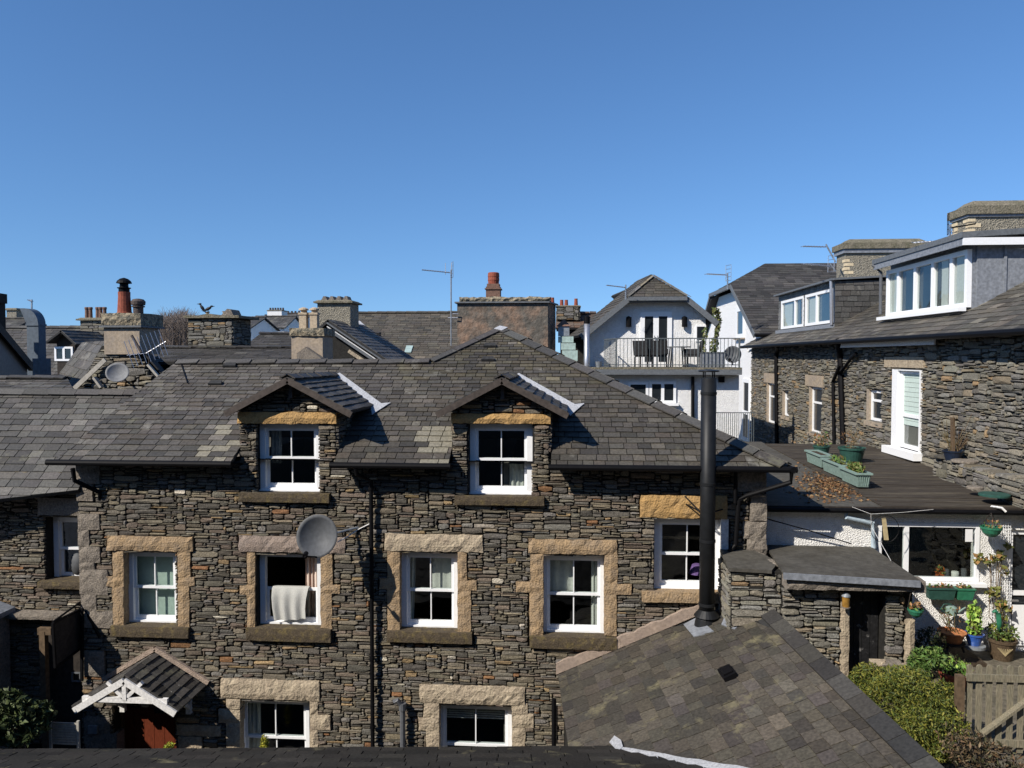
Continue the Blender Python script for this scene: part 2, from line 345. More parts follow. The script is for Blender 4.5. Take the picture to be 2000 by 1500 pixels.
def slates(m, O, u, v, pieces, e0=.21, e1=.14, w0=.22, w1=.44, pal=SLP, seed=1, lift=.02, gap=.015, tint=None, wamp=.30):
    """courses of separate slates clipped to convex pieces (u,v metres); each slate is tilted and has a thickness"""
    rng = random.Random(seed); O = np.array(O, float); u = np.array(u, float); v = np.array(v, float); n = np.cross(u, v)
    pieces = [ccw([tuple(map(float, q)) for q in p]) for p in pieces]
    us = [q[0] for p in pieces for q in p]; vs = [q[1] for p in pieces for q in p]
    U0, U1, V0, V1 = min(us), max(us), min(vs), max(vs); y = V0-.02; row = 0
    while y < V1:
        t = (y-V0)/(V1-V0+1e-6); e = e0+(e1-e0)*t; x = U0-rng.uniform(0, w1); k = .75+.25*(e/e0)
        while x < U1:
            w_ = rng.uniform(w0, w1)*k; c = pick(rng, pal)
            wv = mnoise.noise(Vector((x*.55+seed*3.1, y*.8, seed*.7)))+.6*mnoise.noise(Vector((x*1.7, y*1.9+seed, 4)))
            f_ = 1+wamp*wv+(rng.uniform(.15, .5) if wv > .15 and rng.random() < .14 else 0); c = tuple(q*f_ for q in c)
            if tint: c = tint(x+w_/2, y, c, rng)
            y0 = y+rng.uniform(-.008, .006); ln = e*1.02; r1 = rng.uniform(.6, 1.3)*lift; sk = rng.uniform(-.005, .005); tw = rng.uniform(-.25, .25)*lift
            rect = [(x+gap/2, y0+sk), (x+w_-gap/2, y0-sk), (x+w_-gap/2, y+ln), (x+gap/2, y+ln)]
            for pc in pieces:
                q = clip(rect, pc)
                if len(q) < 3: continue
                top = [O+u*a+v*b+n*(.003+r1*(1-(b-y0)/ln)+tw*((a-x)/w_-.5)) for a, b in q]; bot = [O+u*a+v*b-n*.012 for a, b in q]
                kq = len(q)
                m.add(top+bot, [tuple(range(kq))]+[((i+1) % kq, i, i+kq, (i+1) % kq+kq) for i in range(kq)], c)
            x += w_
        y += e; row += 1
def boarding(m, O, u, v, pieces, th=.06, off=.014):
    O = np.array(O, float); u = np.array(u, float); v = np.array(v, float); n = np.cross(u, v)
    for p in pieces:
        p = ccw([tuple(q) for q in p]); m.prism([O+u*a+v*b-n*off for a, b in p], -n*th)
def ridge(m, p0, p1, wl, wr, wd=.2, ln=.55, th=.022, pal=SLP, seed=1, lap=.03):
    """two-winged ridge or hip flags laid end to end; wl/wr: directions of the wings down each slope"""
    rng = random.Random(seed); p0 = np.array(p0, float); p1 = np.array(p1, float); d = nrm(p1-p0); L = np.linalg.norm(p1-p0)
    wl = nrm(wl); wr = nrm(wr); s = 0; up = nrm(-(wl+wr)) if np.linalg.norm(wl+wr) > .05 else A(0, 0, 1)
    if up[2] < 0: up = -up
    while s < L-.02:
        l = min(ln*rng.uniform(.9, 1.1), L-s); c = pick(rng, pal); a = p0+d*s; j = rng.uniform(-.006, .006)
        for wv in (wl, wr):
            nv = np.cross(d, wv); nv = nv if nv[2] > 0 else -nv
            m.obox(a+nv*(.012+j+lap*.5)+up*.012, d*(l-.018)-nv*lap*.5, wv*wd*rng.uniform(.95, 1.05), nv*th, c)
        s += l
def roofplane(z0, y0, pitch):   # plane rising towards +y
    t = R(pitch); return A(0, y0, z0), A(1, 0, 0), A(0, math.cos(t), math.sin(t)), (A(0, y0, z0), A(0, -math.sin(t), math.cos(t)))
def slab(m, x0, x1, z0, z1, holes, yf, yb, c=None):
    """wall slab facing -y with real openings"""
    xs = sorted({x0, x1, *[h[0] for h in holes], *[h[1] for h in holes]}); zs = sorted({z0, z1, *[h[2] for h in holes], *[h[3] for h in holes]})
    xs = [x for x in xs if x0 <= x <= x1]; zs = [z for z in zs if z0 <= z <= z1]
    for i in range(len(xs)-1):
        for k in range(len(zs)-1):
            mx, mz = (xs[i]+xs[i+1])/2, (zs[k]+zs[k+1])/2
            if any(h[0] < mx < h[1] and h[2] < mz < h[3] for h in holes): continue
            a, b, p, q = xs[i], xs[i+1], zs[k], zs[k+1]
            m.poly([(a, yf, p), (b, yf, p), (b, yf, q), (a, yf, q)], c); m.poly([(b, yb, p), (a, yb, p), (a, yb, q), (b, yb, q)], c)
    for (a, b, p, q) in holes:
        a, b, p, q = max(a, x0), min(b, x1), max(p, z0), min(q, z1)
        if a >= b or p >= q: continue
        m.poly([(a, yf, p), (a, yf, q), (a, yb, q), (a, yb, p)], c); m.poly([(b, yf, q), (b, yf, p), (b, yb, p), (b, yb, q)], c)
        m.poly([(a, yf, p), (a, yb, p), (b, yb, p), (b, yf, p)], c); m.poly([(a, yf, q), (b, yf, q), (b, yb, q), (a, yb, q)], c)
def slabp(m, O, u, v, W, H, holes, th):
    """wall slab on any plane with real openings; holes in (u0,u1,v0,v1)"""
    O, u, v = np.array(O, float), np.array(u, float), np.array(v, float); n = np.cross(u, v)
    xs = sorted({0, W, *[h[0] for h in holes], *[h[1] for h in holes]}); zs = sorted({0, H, *[h[2] for h in holes], *[h[3] for h in holes]})
    for i in range(len(xs)-1):
        for k in range(len(zs)-1):
            if any(h[0] < (xs[i]+xs[i+1])/2 < h[1] and h[2] < (zs[k]+zs[k+1])/2 < h[3] for h in holes): continue
            m.poly([O+u*a+v*b for a, b in ((xs[i], zs[k]), (xs[i+1], zs[k]), (xs[i+1], zs[k+1]), (xs[i], zs[k+1]))])
    for (a, b, p, q) in holes:
        for (s0, s1) in (((a, p), (a, q)), ((b, q), (b, p)), ((b, p), (a, p)), ((a, q), (b, q))):
            e, f = O+u*s0[0]+v*s0[1], O+u*s1[0]+v*s1[1]; m.poly([e, f, f-n*th, e-n*th])
def prect(x0, x1, y0, y1, Y):   # pixel rectangle -> metres on plane y=Y
    a = Py(x0, (y0+y1)/2, Y)[0]; b = Py(x1, (y0+y1)/2, Y)[0]; xm = (x0+x1)/2
    return a, b, Py(xm, y1, Y)[2], Py(xm, y0, Y)[2]
def frame(m, a, b, p, q, y0, y1, st, tp=None, bt=None):
    tp = tp or st; bt = bt or st
    m.box(a, a+st, y0, y1, p, q); m.box(b-st, b, y0, y1, p, q); m.box(a+st, b-st, y0+.001, y1, q-tp, q); m.box(a+st, b-st, y0+.001, y1, p, p+bt)
def sash_window(parent, rc, y, upper=True, lower=True, drop=0., bars=1):
    """white vertical sliding sash: outer frame, two sashes with glazing bars, panes"""
    a, b, p, q = rc; m = M(); frame(m, a, b, p, q, y, y+.12, .11, .085, .085)
    m.box(a-.02, b+.02, y-.035, y+.02, p-.0, p+.045)
    f = m.build('window', 'white', parent)
    mid = (p+q)/2; g = M()
    def sash(z0, z1, yy, bt):
        s = M(); ia, ib = a+.11, b-.11; frame(s, ia, ib, z0, z1, yy, yy+.045, .055, .055, bt)
        for k in range(bars):
            xc = ia+(ib-ia)*(k+1)/(bars+1); s.box(xc-.011, xc+.011, yy+.004, yy+.04, z0+.02, z1-.02)
        s.build('sash', 'white', f); g.poly([(ia+.02, yy+.03, z0+.02), (ib-.02, yy+.03, z0+.02), (ib-.02, yy+.03, z1-.02), (ia+.02, yy+.03, z1-.02)])
    if upper: sash(mid-.025, q-.085, y+.035, .05)
    if lower: sash(p+.085, mid+.025, y+.082, .085)
    g.build('pane', 'glass', f); return f
def curtain(name, x0, x1, z0, z1, y, m, label, cat='curtain', folds=8, amp=.03, skew=0, group=None):
    k = M(); n = folds*6; rng = random.Random(int(x0*1000)); ph = rng.random()*6
    for i in range(n+1):
        t = i/n; yy = y+amp*math.sin(t*folds*2*math.pi+ph)+amp*.4*math.sin(t*folds*4.7+1)
        k.v.append((x0+(x1-x0)*t+skew, yy, z0)); k.v.append((x0+(x1-x0)*t, yy*.4+y*.6, z1))
    for i in range(n): k.f.append((2*i, 2*i+2, 2*i+3, 2*i+1)); k.c.append(None)
    o = k.build(name, m, smooth=True); return tag(o, label, cat, group)
def leaves(m, pts, size, cols, rng, flat=.0, asp=.5):
    for p in pts:
        p = np.array(p, float); a = nrm([rng.gauss(0, 1), rng.gauss(0, 1), rng.gauss(0, 1)*(1-flat)+.2]); t = nrm(np.cross(a, [rng.gauss(0, 1), rng.gauss(0, 1), rng.gauss(0, 1)]))
        s = size*rng.uniform(.6, 1.4); b = np.cross(a, t); c = rng.choice(cols); f = rng.uniform(.7, 1.3); c = tuple(q*f for q in c)
        m.poly([p-a*s, p+t*s*asp+b*s*.1, p+a*s, p-t*s*asp+b*s*.1], c)
def blob(rng, c, r, n, shell=.35):
    out = []
    for _ in range(n):
        d = nrm([rng.gauss(0, 1), rng.gauss(0, 1), rng.gauss(0, 1)]); k = rng.random()**shell
        out.append((c[0]+d[0]*r[0]*k, c[1]+d[1]*r[1]*k, c[2]+d[2]*r[2]*k))
    return out
# ================================================================== ground
g = M(); g.box(-60, 7.5, 6, 200, -.6, 0); g.box(7.5, 60, 16.5, 200, -.6, 0); tag(g.build('yard_ground', 'earth'), None, None, kind='structure')
g = M(); g.box(-700, 700, 200, 1500, -1.2, -.6); g.box(-700, 700, -100, 6, -1.2, -.6); tag(g.build('ground', 'earth'), None, None, kind='structure')
# unseen tall house at the viewpoint, added to shut out low sky light
vh = thing('stone_house', (0, -4, 0), 'unseen tall stone house added behind the viewpoint to block low sky light', 'house')
k = M(); k.box(-40, 26, -10, -.6, 0, 13.6); k.build('wall', 'quoin', vh)
k = M(); k.prism([(-40.3, -10.3, 13.6), (-40.3, -.3, 13.6), (-40.3, -5, 16.4)], (66.6, 0, 0)); k.build('roof', 'under', vh)
# ================================================================== main cottage
PT = 28.0; EY, EZ = 14.7, 6.97
RO, RU, RV, RP = roofplane(EZ, EY, PT)
def rz(y): return EZ+(y-EY)*math.tan(R(PT))
def uv(x, y): return (x, (y-EY)/math.cos(R(PT)))
WL, WR = -9.97, 3.86
house = thing('stone_cottage', (-3, 15, 0), 'wide dark stone cottage with white sash windows, two gabled dormers and a low slate roof', 'house')
WIN = {'W1': (250, 352, 1075, 1220), 'W2': (508, 630, 1080, 1224), 'W3': (784, 897, 1077, 1230), 'W4': (1058, 1183, 1082, 1240), 'W5': (1277, 1408, 1012, 1153),
       'D1': (508, 628, 828, 961), 'D2': (918, 1040, 828, 967), 'G1': (467, 608, 1363, 1520), 'G2': (856, 1002, 1373, 1540)}
WR_ = {k: prect(*v, 15.17) for k, v in WIN.items()}
door = prect(232, 352, 1372, 1590, 15.17); door = (door[0], door[1], 0.05, door[3])
holes = [(a-.01, b+.01, p, q+.01) for (a, b, p, q) in WR_.values()]+[door]
D = [(Py(468, 880, 15)[0], Py(660, 880, 15)[0]), (Py(883, 880, 15)[0], Py(1075, 880, 15)[0])]
DAX = [Py(561, 742, 14.7)[0], Py(980, 742, 14.7)[0]]; DRZ = 8.60; DEZ = 7.93; DSL = .53
wl = M()
slab(wl, WL, WR, 0, 6.93, holes, 15.03, 15.45)
for (a, b), ax in zip(D, DAX):
    slab(wl, a, b, 6.93, 7.85, holes, 15.031, 15.45)
    wl.prism([(a, 15.031, 7.85), (b, 15.031, 7.85), (ax, 15.031, DRZ-.08)], (0, .4, 0))
wl.box(WL, WL+.4, 15.45, 24, 0, 6.9); wl.box(WR-.4, WR, 15.45, 24, 0, 6.9); wl.box(WL, WR, 24, 24.4, 0, 6.9)
wall = wl.build('wall', 'mortar', house)
fl = M()
for z in (.0, 2.62, 5.35): fl.box(WL+.41, WR-.41, 15.46, 23.99, z, z+.06)
fl.build('floor', 'floorb', house)
iw = M()
for x in (-7, -4.1, -1.2, 1.5): iw.box(x-.05, x+.05, 15.46, 19.9, .07, 6.85)
iw.box(WL+.42, WR-.42, 19.92, 20.0, .07, 6.85)
iw.build('room_partition', 'room', house)
# dressed stone around the openings (pixel boxes on the wall face)
dress = []   # avoid rectangles
def block(px, m, name='quoin_stone', amp=.02, y0=14.965, y1=15.24, seed=0, cell=.09):
    r = prect(*px, 15.0); dress.append((r[0]-.01, r[1]+.01, r[2]-.008, r[3]+.008)); k = M(); k.rough(r[0], r[1], y0, y1, r[2], r[3], amp, cell, seed)
    return k.build(name, m, house)
LINT = [((211, 378, 1047, 1075), 'sand'), ((468, 675, 1047, 1078), 'pinkstone'), ((752, 943, 1043, 1076), 'palestone'), ((1032, 1205, 1053, 1081), 'sand'), ((1250, 1420, 967, 1011), 'ochre'),
        ((466, 658, 805, 827), 'ochre'), ((882, 1075, 808, 827), 'ochre'), ((433, 625, 1326, 1364), 'palestone'), ((820, 1025, 1338, 1373), 'palestone')]
for i, (r, m) in enumerate(LINT): block(r, m, 'lintel', .028, seed=i+1, y0=14.95)
JAM = [(222, 243, 1075, 1125), (222, 243, 1145, 1224), (349, 373, 1075, 1127), (349, 371, 1143, 1224), (209, 243, 1125, 1145), (349, 381, 1127, 1143),
       (484, 499, 1078, 1142), (484, 499, 1160, 1228), (627, 650, 1078, 1142), (627, 649, 1158, 1226), (469, 499, 1142, 1160), (627, 665, 1142, 1158),
       (757, 781, 1076, 1128), (757, 781, 1150, 1234), (894, 912, 1076, 1133), (894, 920, 1152, 1234), (742, 781, 1128, 1150), (894, 931, 1133, 1152),
       (1036, 1061, 1081, 1136), (1034, 1061, 1156, 1242), (1180, 1206, 1081, 1140), (1180, 1204, 1160, 1241), (1008, 1061, 1136, 1156), (1180, 1233, 1140, 1160),
       (443, 470, 1364, 1384), (428, 470, 1385, 1411), (443, 470, 1411, 1475), (606, 622, 1368, 1394), (606, 646, 1395, 1424), (606, 622, 1424, 1475),
       (828, 858, 1372, 1400), (818, 858, 1400, 1426), (833, 858, 1426, 1480), (1000, 1030, 1372, 1392), (1000, 1042, 1393, 1420), (1000, 1026, 1420, 1480)]
for i, r in enumerate(JAM): block(r, 'sand' if i < 24 else 'palestone', 'jamb_stone', .022, seed=i*3+2)
for i, r in enumerate([(222, 373, 1221, 1241), (485, 649, 1225, 1249), (758, 923, 1231, 1252), (1035, 1204, 1241, 1264), (1253, 1408, 1154, 1174), (470, 646, 962, 979), (890, 1063, 968, 985)]):
    block(r, 'sillstone' if i != 4 else 'sand', 'sill', .012, y0=14.88, seed=i+50)
QL = [(151, 196, 905, 945), (151, 182, 945, 978), (154, 196, 1003, 1034), (154, 175, 1034, 1066), (156, 197, 1067, 1098), (157, 186, 1098, 1112), (157, 212, 1112, 1161), (160, 190, 1161, 1192), (160, 222, 1192, 1225), (162, 205, 1270, 1320), (166, 216, 1400, 1432), (168, 230, 1432, 1475)]
for i, r in enumerate(QL): block(r, 'quoin', 'quoin_stone', .02, seed=i+80)
QR = [(1440, 1496, 915, 960), (1465, 1496, 965, 1016), (1450, 1496, 1018, 1052), (1458, 1497, 1052, 1082)]
for i, r in enumerate(QR): block(r, 'quoin', 'quoin_stone', .03, seed=i+120)
for px in [(1408, 1422, 1012, 1152)]: block(px, 'dirtywhite', 'painted_reveal', .004, y0=14.985)
for px in [(350, 395, 1438, 1475), (347, 432, 1415, 1436)]: block(px, 'palestone', 'base_stone', .02)
av = [(a-WL, b-WL, c, d) for (a, b, c, d) in dress+holes]
st = M()
stones(st, (WL, 15.02, 0), (1, 0, 0), (0, 0, 1), WR-WL, 6.9, inside=lambda x, y: y > .9, avoid=av, seed=3, depth=.055)
for k, ((a, b), ax) in enumerate(zip(D, DAX)):
    av2 = [(p-a, q-a, r-6.9, s-6.9) for (p, q, r, s) in dress+holes]
    stones(st, (a, 15.02, 6.9), (1, 0, 0), (0, 0, 1), b-a, 1.7, inside=lambda x, y, a=a, ax=ax: y+6.9 < DRZ-.1-abs(x+a-ax)*DSL, avoid=av2, seed=11+k, depth=.05)
    stones(st, (b-.01, 15.0, 6.9), (0, 1, 0), (0, 0, 1), 1.7, 1.05, inside=lambda x, y: 6.9+y > rz(15+x)-.05, seed=21+k, depth=.035)
    stones(st, (a+.01, 16.7, 6.9), (0, -1, 0), (0, 0, 1), 1.7, 1.05, inside=lambda x, y: 6.9+y > rz(16.7-x)-.05, seed=31+k, depth=.035)
st.build('stonework', 'stone', wall)
for (a, b) in D:
    for x0, x1 in ((a+.02, a+.25), (b-.25, b-.02)):
        ck = M(); ck.prism([(x0, 15.46, rz(15.46)-.05), (x0, 15.46, 7.92), (x0, 16.5, 7.92)], (x1-x0, 0, 0)); ck.build('dormer_cheek', 'mortar', house)
# sash windows
for k, r in WR_.items():
    sash_window(house, r, 15.17, upper=(k != 'W2'), drop=0)
# roof
def P4(x0, x1, y0, y1, y1b=None): return [uv(x0, y0), uv(x1, y0), uv(x1, y1b or y1), uv(x0, y1)]
Ye = 14.6; ap = (-1.69, 19.93); stp = (-3.26, 18.32); rl = (-9.55, 18.29)
def topy(x): return stp[1]+(x-stp[0])*(ap[1]-stp[1])/(ap[0]-stp[0])
def hipy(x): return EY+(4.09-x)*(ap[1]-EY)/(4.09-ap[0])
d1a, d1b = D[0][0]-.02, D[0][1]+.02; d2a, d2b = D[1][0]-.02, D[1][1]+.02
pcs = [[uv(-10.2, Ye), uv(d1a, Ye), uv(d1a, 18.3), uv(-9.55, 18.29), uv(-9.82, 17.0)],
       P4(d1a, d1b, 16.45, 18.3), P4(d1b, stp[0], Ye, 18.32),
       [uv(stp[0], Ye), uv(d2a, Ye), uv(d2a, topy(d2a)), uv(stp[0], stp[1])],
       [uv(d2a, 16.45), uv(d2b, 16.45), uv(d2b, hipy(d2b)), uv(*ap), uv(d2a, topy(d2a))],
       [uv(d2b, Ye), uv(4.17, Ye), uv(d2b, hipy(d2b))]]
def rtint(x, y, c, rng):
    f = 1.0
    if x < -5: f = 1.08+.0*x
    if x > -1: f = .9
    c = tuple(q*f*g for q, g in zip(c, (1.02, .97, .88) if x > -4 else (1.02, .98, .93)))
    if y < 1.1 and (-.35 < x-d1a+.35 < .25 or -.35 < x-d2a+.35 < .3) and rng.random() < .7: c = tuple(a*.35+b*.65 for a, b in zip(c, (.27, .25, .19)))
    if x > -4 and y > 3 and rng.random() < .5: c = tuple(a*b for a, b in zip(c, (1.15, 1.12, .95)))
    return c
bd = M(); boarding(bd, RO, RU, RV, pcs)
bd.prism([(stp[0], stp[1], rz(stp[1])-.03), (rl[0], rl[1], rz(rl[1])-.03), (WL, 24.6, 6.9), (0, 24.6, 6.9)], (0, 0, -.05))
bd.prism([(ap[0], ap[1], rz(ap[1])-.03), (stp[0], stp[1], rz(stp[1])-.03), (0, 24.6, 6.9)], (0, 0, -.05))
bd.prism([(4.15, 14.65, 6.93), (ap[0], ap[1], rz(ap[1])-.03), (0, 24.6, 6.9), (4.15, 24.6, 6.93)], (0, 0, -.05))
roof = bd.build('roof', 'under', house)
sm = M(); slates(sm, RO, RU, RV, pcs, .205, .125, .19, .38, SLP, 5, tint=rtint)
for k, (ax, ln) in enumerate(zip(DAX, (3.2, 3.1))):     # dormer slopes
    c, s = 1/math.hypot(1, DSL), DSL/math.hypot(1, DSL); hw = 1.25/c
    yb = EY+(DRZ-EZ)/math.tan(R(PT)); ye = EY+(DRZ-1.25*DSL-EZ)/math.tan(R(PT))
    for sg in (1, -1):
        o = A(ax+sg*1.25, 0, DRZ-1.25*DSL); u = A(0, sg, 0); v = A(-sg*c, 0, s)
        pc = [(14.7*sg, 0), (ye*sg, 0), (yb*sg, hw), (14.7*sg, hw)]
        slates(sm, o, u, v, [pc], .2, .16, .22, .4, SLD, 40+k*2+sg, lift=.028)
        b2 = M(); boarding(b2, o, u, v, [pc], .05, .014); b2.build('dormer_roof', 'under', roof)
sm.build('slates', 'slate', roof)
rt = M()
cr = math.cos(R(PT)); dn = A(0, -cr, -math.sin(R(PT))); bk = A(0, cr, -math.sin(R(PT)))
hipd = A(4.12, 14.66, EZ-.01); apx = A(*ap, rz(ap[1])); rsl = A(math.cos(R(25.8)), 0, -math.sin(R(25.8)))
hd = nrm(apx-hipd); wfl = nrm(np.cross(RP[1], hd)); wfl = wfl if wfl[1] < 0 else -wfl
n2 = A(math.sin(R(25.8)), 0, math.cos(R(25.8))); wfr = nrm(np.cross(n2, hd)); wfr = wfr if wfr[0] > 0 else -wfr
ridge(rt, hipd, apx, wfl, wfr, .22, .62, .03, SLP, 8, lap=.05)
rt.build('hip_stones', 'slate', roof); rt = M()
ridge(rt, A(*stp, rz(stp[1])), A(*rl, rz(rl[1])), dn, bk, .19, .62, .03, SLP, 9, lap=.05)
s3 = A(*stp, rz(stp[1])); hd2 = nrm(apx-s3); wf2 = nrm(np.cross(RP[1], hd2)); wf2 = wf2 if wf2[1] < 0 else -wf2
ridge(rt, s3, apx, wf2, A(-.3, .9, -.4), .17, .75, .03, SLD, 10, lap=.02)
rt.build('ridge_stones', 'slate', roof)
for ax in DAX:
    rt = M(); ridge(rt, A(ax, 14.68, DRZ+.01), A(ax, EY+(DRZ-EZ)/math.tan(R(PT)), DRZ+.01), A(1, 0, -DSL), A(-1, 0, -DSL), .16, .55, .025, SLD, 14)
    rt.build('ridge_stones', 'slate', roof)
for ax in DAX:   # lead soakers where the dormer slope meets the roof
    fs = M(); yb = EY+(DRZ-EZ)/math.tan(R(PT)); ye = EY+(DRZ-1.3*DSL-EZ)/math.tan(R(PT)); n = RP[1]
    p = A(ax+.05, yb-.1, rz(yb-.1))+n*.035; q = A(ax+1.3, ye-.02, rz(ye-.02))+n*.035; sd = nrm(np.cross(n, q-p)); sd = sd if sd[0] > 0 else -sd
    fs.prism([p-sd*.05, q-sd*.06, q+sd*.16, p+sd*.13], n*.012)
    fs.prism([q-sd*.1, q+A(.02, -.32, rz(ye-.34)-rz(ye-.02)), q+A(.33, .12, .064), q+sd*.15], n*.014); fs.build('flashing', 'lead', roof)
ff = M(); apn = apx+RP[1]*.06
ff.prism([apn+A(-.16, -.14, -.08), apn+A(.06, -.26, -.13), apn+A(.2, -.14, -.05), apn+A(-.02, .0, .0)], RP[1]*.012)
ff.build('flashing', 'lead', roof)
for (px, py) in ((448, 719), (420, 754), (957, 680), (953, 707)):   # slate vents
    p = hit(RP, px, py); v = M(); v.prism([p+RU*a+RV*b for a, b in ((-.16, 0), (.16, 0), (.12, .15), (-.12, .15))], RP[1]*.075); v.build('roof_vent', 'darkslate' if 0 else 'under', roof)
for ax in DAX:
    bb = M()
    for sg in (1, -1):
        p = A(ax, 14.71, DRZ-.06); q = A(ax+sg*1.27, 14.71, DRZ-.06-1.27*DSL); bb.bar(p, q, .04, .12, up=(sg*DSL, 0, 1))
    bb.box(ax-.035, ax+.035, 14.86, 14.95, DRZ-.42, DRZ-.12)
    bb.build('bargeboard', 'barge', roof)
for x0, x1 in ((-10.32, d1a+.05), (d1b-.05, d2a+.05), (d2b-.05, 4.3)):
    gt = M(); gt.tube([(x0, 14.56, 6.9), (x1, 14.56, 6.9)], .06, 10); gt.box(x0+.2, x1, 14.63, 15.0, 6.83, 6.88)
    if x1 < 4: gt.build('gutter', 'black', house)
gt.tube([(4.22, 14.5, 6.9), (4.22, 24, 6.9)], .06, 8)
gt.build('gutter', 'black', house)
def pipe(name, m, pts, r, n=10, brackets=()):
    k = M(); k.tube(pts, r, n)
    for (p, rr) in brackets: k.lathe((p[0], p[1], p[2]-.03), [(rr, 0), (rr, .06)], n)
    return k.build(name, m, house, smooth=False)
xd = Py(727, 1200, 14.9)[0]
pipe('downpipe', 'black', [(xd-.22, 14.56, 6.88), (xd-.22, 14.62, 6.72), (xd, 14.87, 6.55), (xd, 14.87, .1)], .042, brackets=[((xd, 14.87, z), .056) for z in (6.4, 4.7, 3.0, 1.6)])
pl = Py(142, 915, 14.6)
pipe('downpipe', 'black', [pl+A(0, 0, 0), pl+A(0, .05, -.25), Py(195, 962, 14.95), Py(195, 975, 15.0)], .045)
xq = Py(1437, 1000, 14.9)[0]
pipe('downpipe', 'black', [(4.2, 14.56, 6.88), (4.2, 14.6, 6.66), (xq+.2, 14.88, 6.35), (xq+.05, 14.88, 6.25), (xq, 14.88, 5.4), (xq-.22, 14.88, 5.15), (xq-.24, 14.88, 3.8)], .045)
pipe('downpipe', 'black', [(xq-.02, 14.86, 6.9), (xq-.02, 14.86, 6.2)], .035)
xs = Py(787, 1400, 14.88)[0]
k = M(); k.tube([(xs, 14.85, .1), (xs, 14.85, 1.98)], .055, 10); k.tube([(xs, 14.85, 1.98), (xs, 14.85, 2.12)], .075, 10); k.tube([(xs, 14.85, 2.05), (xs-.1, 14.8, 2.2), (xs-.16, 14.8, 2.16)], .05, 8)
k.build('soil_pipe', 'plasticgrey', house)
# front door and its porch canopy
dd = M(); a, b, p, q = door; nb = 6
for i in range(nb): dd.box(a+(b-a)*i/nb+.004, a+(b-a)*(i+1)/nb-.004, 15.38, 15.43, p, q)
dr = dd.build('door', 'reddoor', house); k = M(); gx = a+(b-a)*.62; k.box(gx-.13, gx+.13, 15.36, 15.379, 1.5, 1.95)
for i in range(4): k.box(gx-.13+.085*i-.006, gx-.13+.085*i+.006, 15.345, 15.359, 1.5, 1.95)
k.build('door_light', 'darkglass', dr)
k = M(); frame(k, a-.06, b+.06, .03, q+.03, 15.25, 15.44, .08); k.build('door_frame', 'browntimber', house)
py_, cy0 = 13.95, 13.9
A0 = Py(246, 1320, cy0); L0 = Py(150, 1376, cy0); R0 = Py(347, 1386, cy0); cx = A0[0]; hz = A0[2]; ez = (L0[2]+R0[2])/2; hwd = (R0[0]-L0[0])/2; slp = (hz-ez)/hwd
porch = M()
for sg in (1, -1): porch.bar((cx, cy0-.07, hz-.07), (cx+sg*hwd, cy0-.07, ez-.07), .04, .12, up=(sg*slp, 0, 1))
tz = Py(250, 1365, cy0)[2]
porch.box(cx-hwd*.84, cx+hwd*.84, cy0-.07, cy0+.0, tz-.05, tz+.05)
porch.bar((cx, cy0-.04, tz), (cx, cy0-.04, hz-.1), .08, up=(0, 1, 0))
for sg in (1, -1): porch.bar((cx, cy0-.035, tz+.02), (cx+sg*.34, cy0-.035, tz+.34), .07, up=(0, 1, 0))
for sg in (1, -1):
    xx = cx+sg*hwd*.70; porch.box(xx-.05, xx+.05, cy0+.1, 15.0, tz-.05, tz+.04); porch.box(xx-.05, xx+.05, 14.9, 14.99, tz-.75, tz)
    porch.bar((xx, 14.93, tz-.62), (xx, 14.2, tz-.05), .07, up=(1, 0, 0))
pr = porch.build('porch_frame', 'dirtywhite', house)
sp = M(); b3 = M(); hyp = math.hypot(hwd+.06, (hwd+.06)*slp); c, s = 1/math.hypot(1, slp), slp/math.hypot(1, slp)
for sg in (1, -1):
    o = A(cx+sg*(hwd+.06), 0, ez-.06*slp+.03); u = A(0, sg, 0); v = A(-sg*c, 0, s); pc = [(13.85*sg, 0), (15.0*sg, 0), (15.0*sg, hyp), (13.85*sg, hyp)]
    slates(sp, o, u, v, [pc], .17, .16, .25, .4, SLD, 60+sg, lift=.024); boarding(b3, o, u, v, [pc], .03)
pf = b3.build('porch_roof', 'under', house); sp.build('slates', 'slate', pf)
k = M()
for sg in (1, -1): k.bar((cx, 14.96, hz+.13), (cx+sg*(hwd+.12), 14.96, hz+.13-(hwd+.12)*slp), .1, .09, up=(sg*slp, 0, 1))
k.build('cement_fillet', 'pinkcement', house)
k = M(); r = prect(174, 192, 1416, 1431, 14.95); k.box(r[0], r[1], 14.9, 14.99, r[2], r[3]); k.build('meter_box', 'galv', house)
# ---- curtains, blinds and things in the windows
def wr(k): return WR_[k]
def cur(k, f0, f1, z0, z1, m, lab, y=15.40, cat='curtain', folds=6, skew=0, grp=None, amp=.025):
    a, b, p, q = wr(k); return curtain('curtain' if cat == 'curtain' else cat.replace(' ', '_'), a+(b-a)*f0, a+(b-a)*f1, p+(q-p)*z0, p+(q-p)*z1, y, m, lab, cat, folds, amp, skew)
cur('W1', .08, .93, .06, .97, 'blind', 'pale plain blind drawn behind the sash window left of the towel window', cat='blind', folds=2, amp=.006)
cur('W2', .68, .97, .05, .97, 'pinkcurtain', 'pinkish striped curtain inside the open sash window with the towel', y=15.37, folds=5)
cur('W3', .5, .95, .45, .97, 'curtain', 'white net curtain filling the upper panes of the window right of the drainpipe', folds=3, amp=.012)
cur('W3', .03, .22, .05, .97, 'curtain', 'narrow white curtain at the left edge of the window right of the drainpipe', folds=3, skew=-.05)
cur('W4', .03, .5, .5, .97, 'curtain', 'white looped net at the upper left of the window above the lower slate roof', folds=3, amp=.015)
cur('W4', .78, .98, .05, .97, 'curtain', 'gathered white curtain at the right side of the window above the lower slate roof', folds=4)
cur('G1', .05, .24, .1, .97, 'curtain', 'cream curtain at the left of the ground floor window near the porch', folds=3)
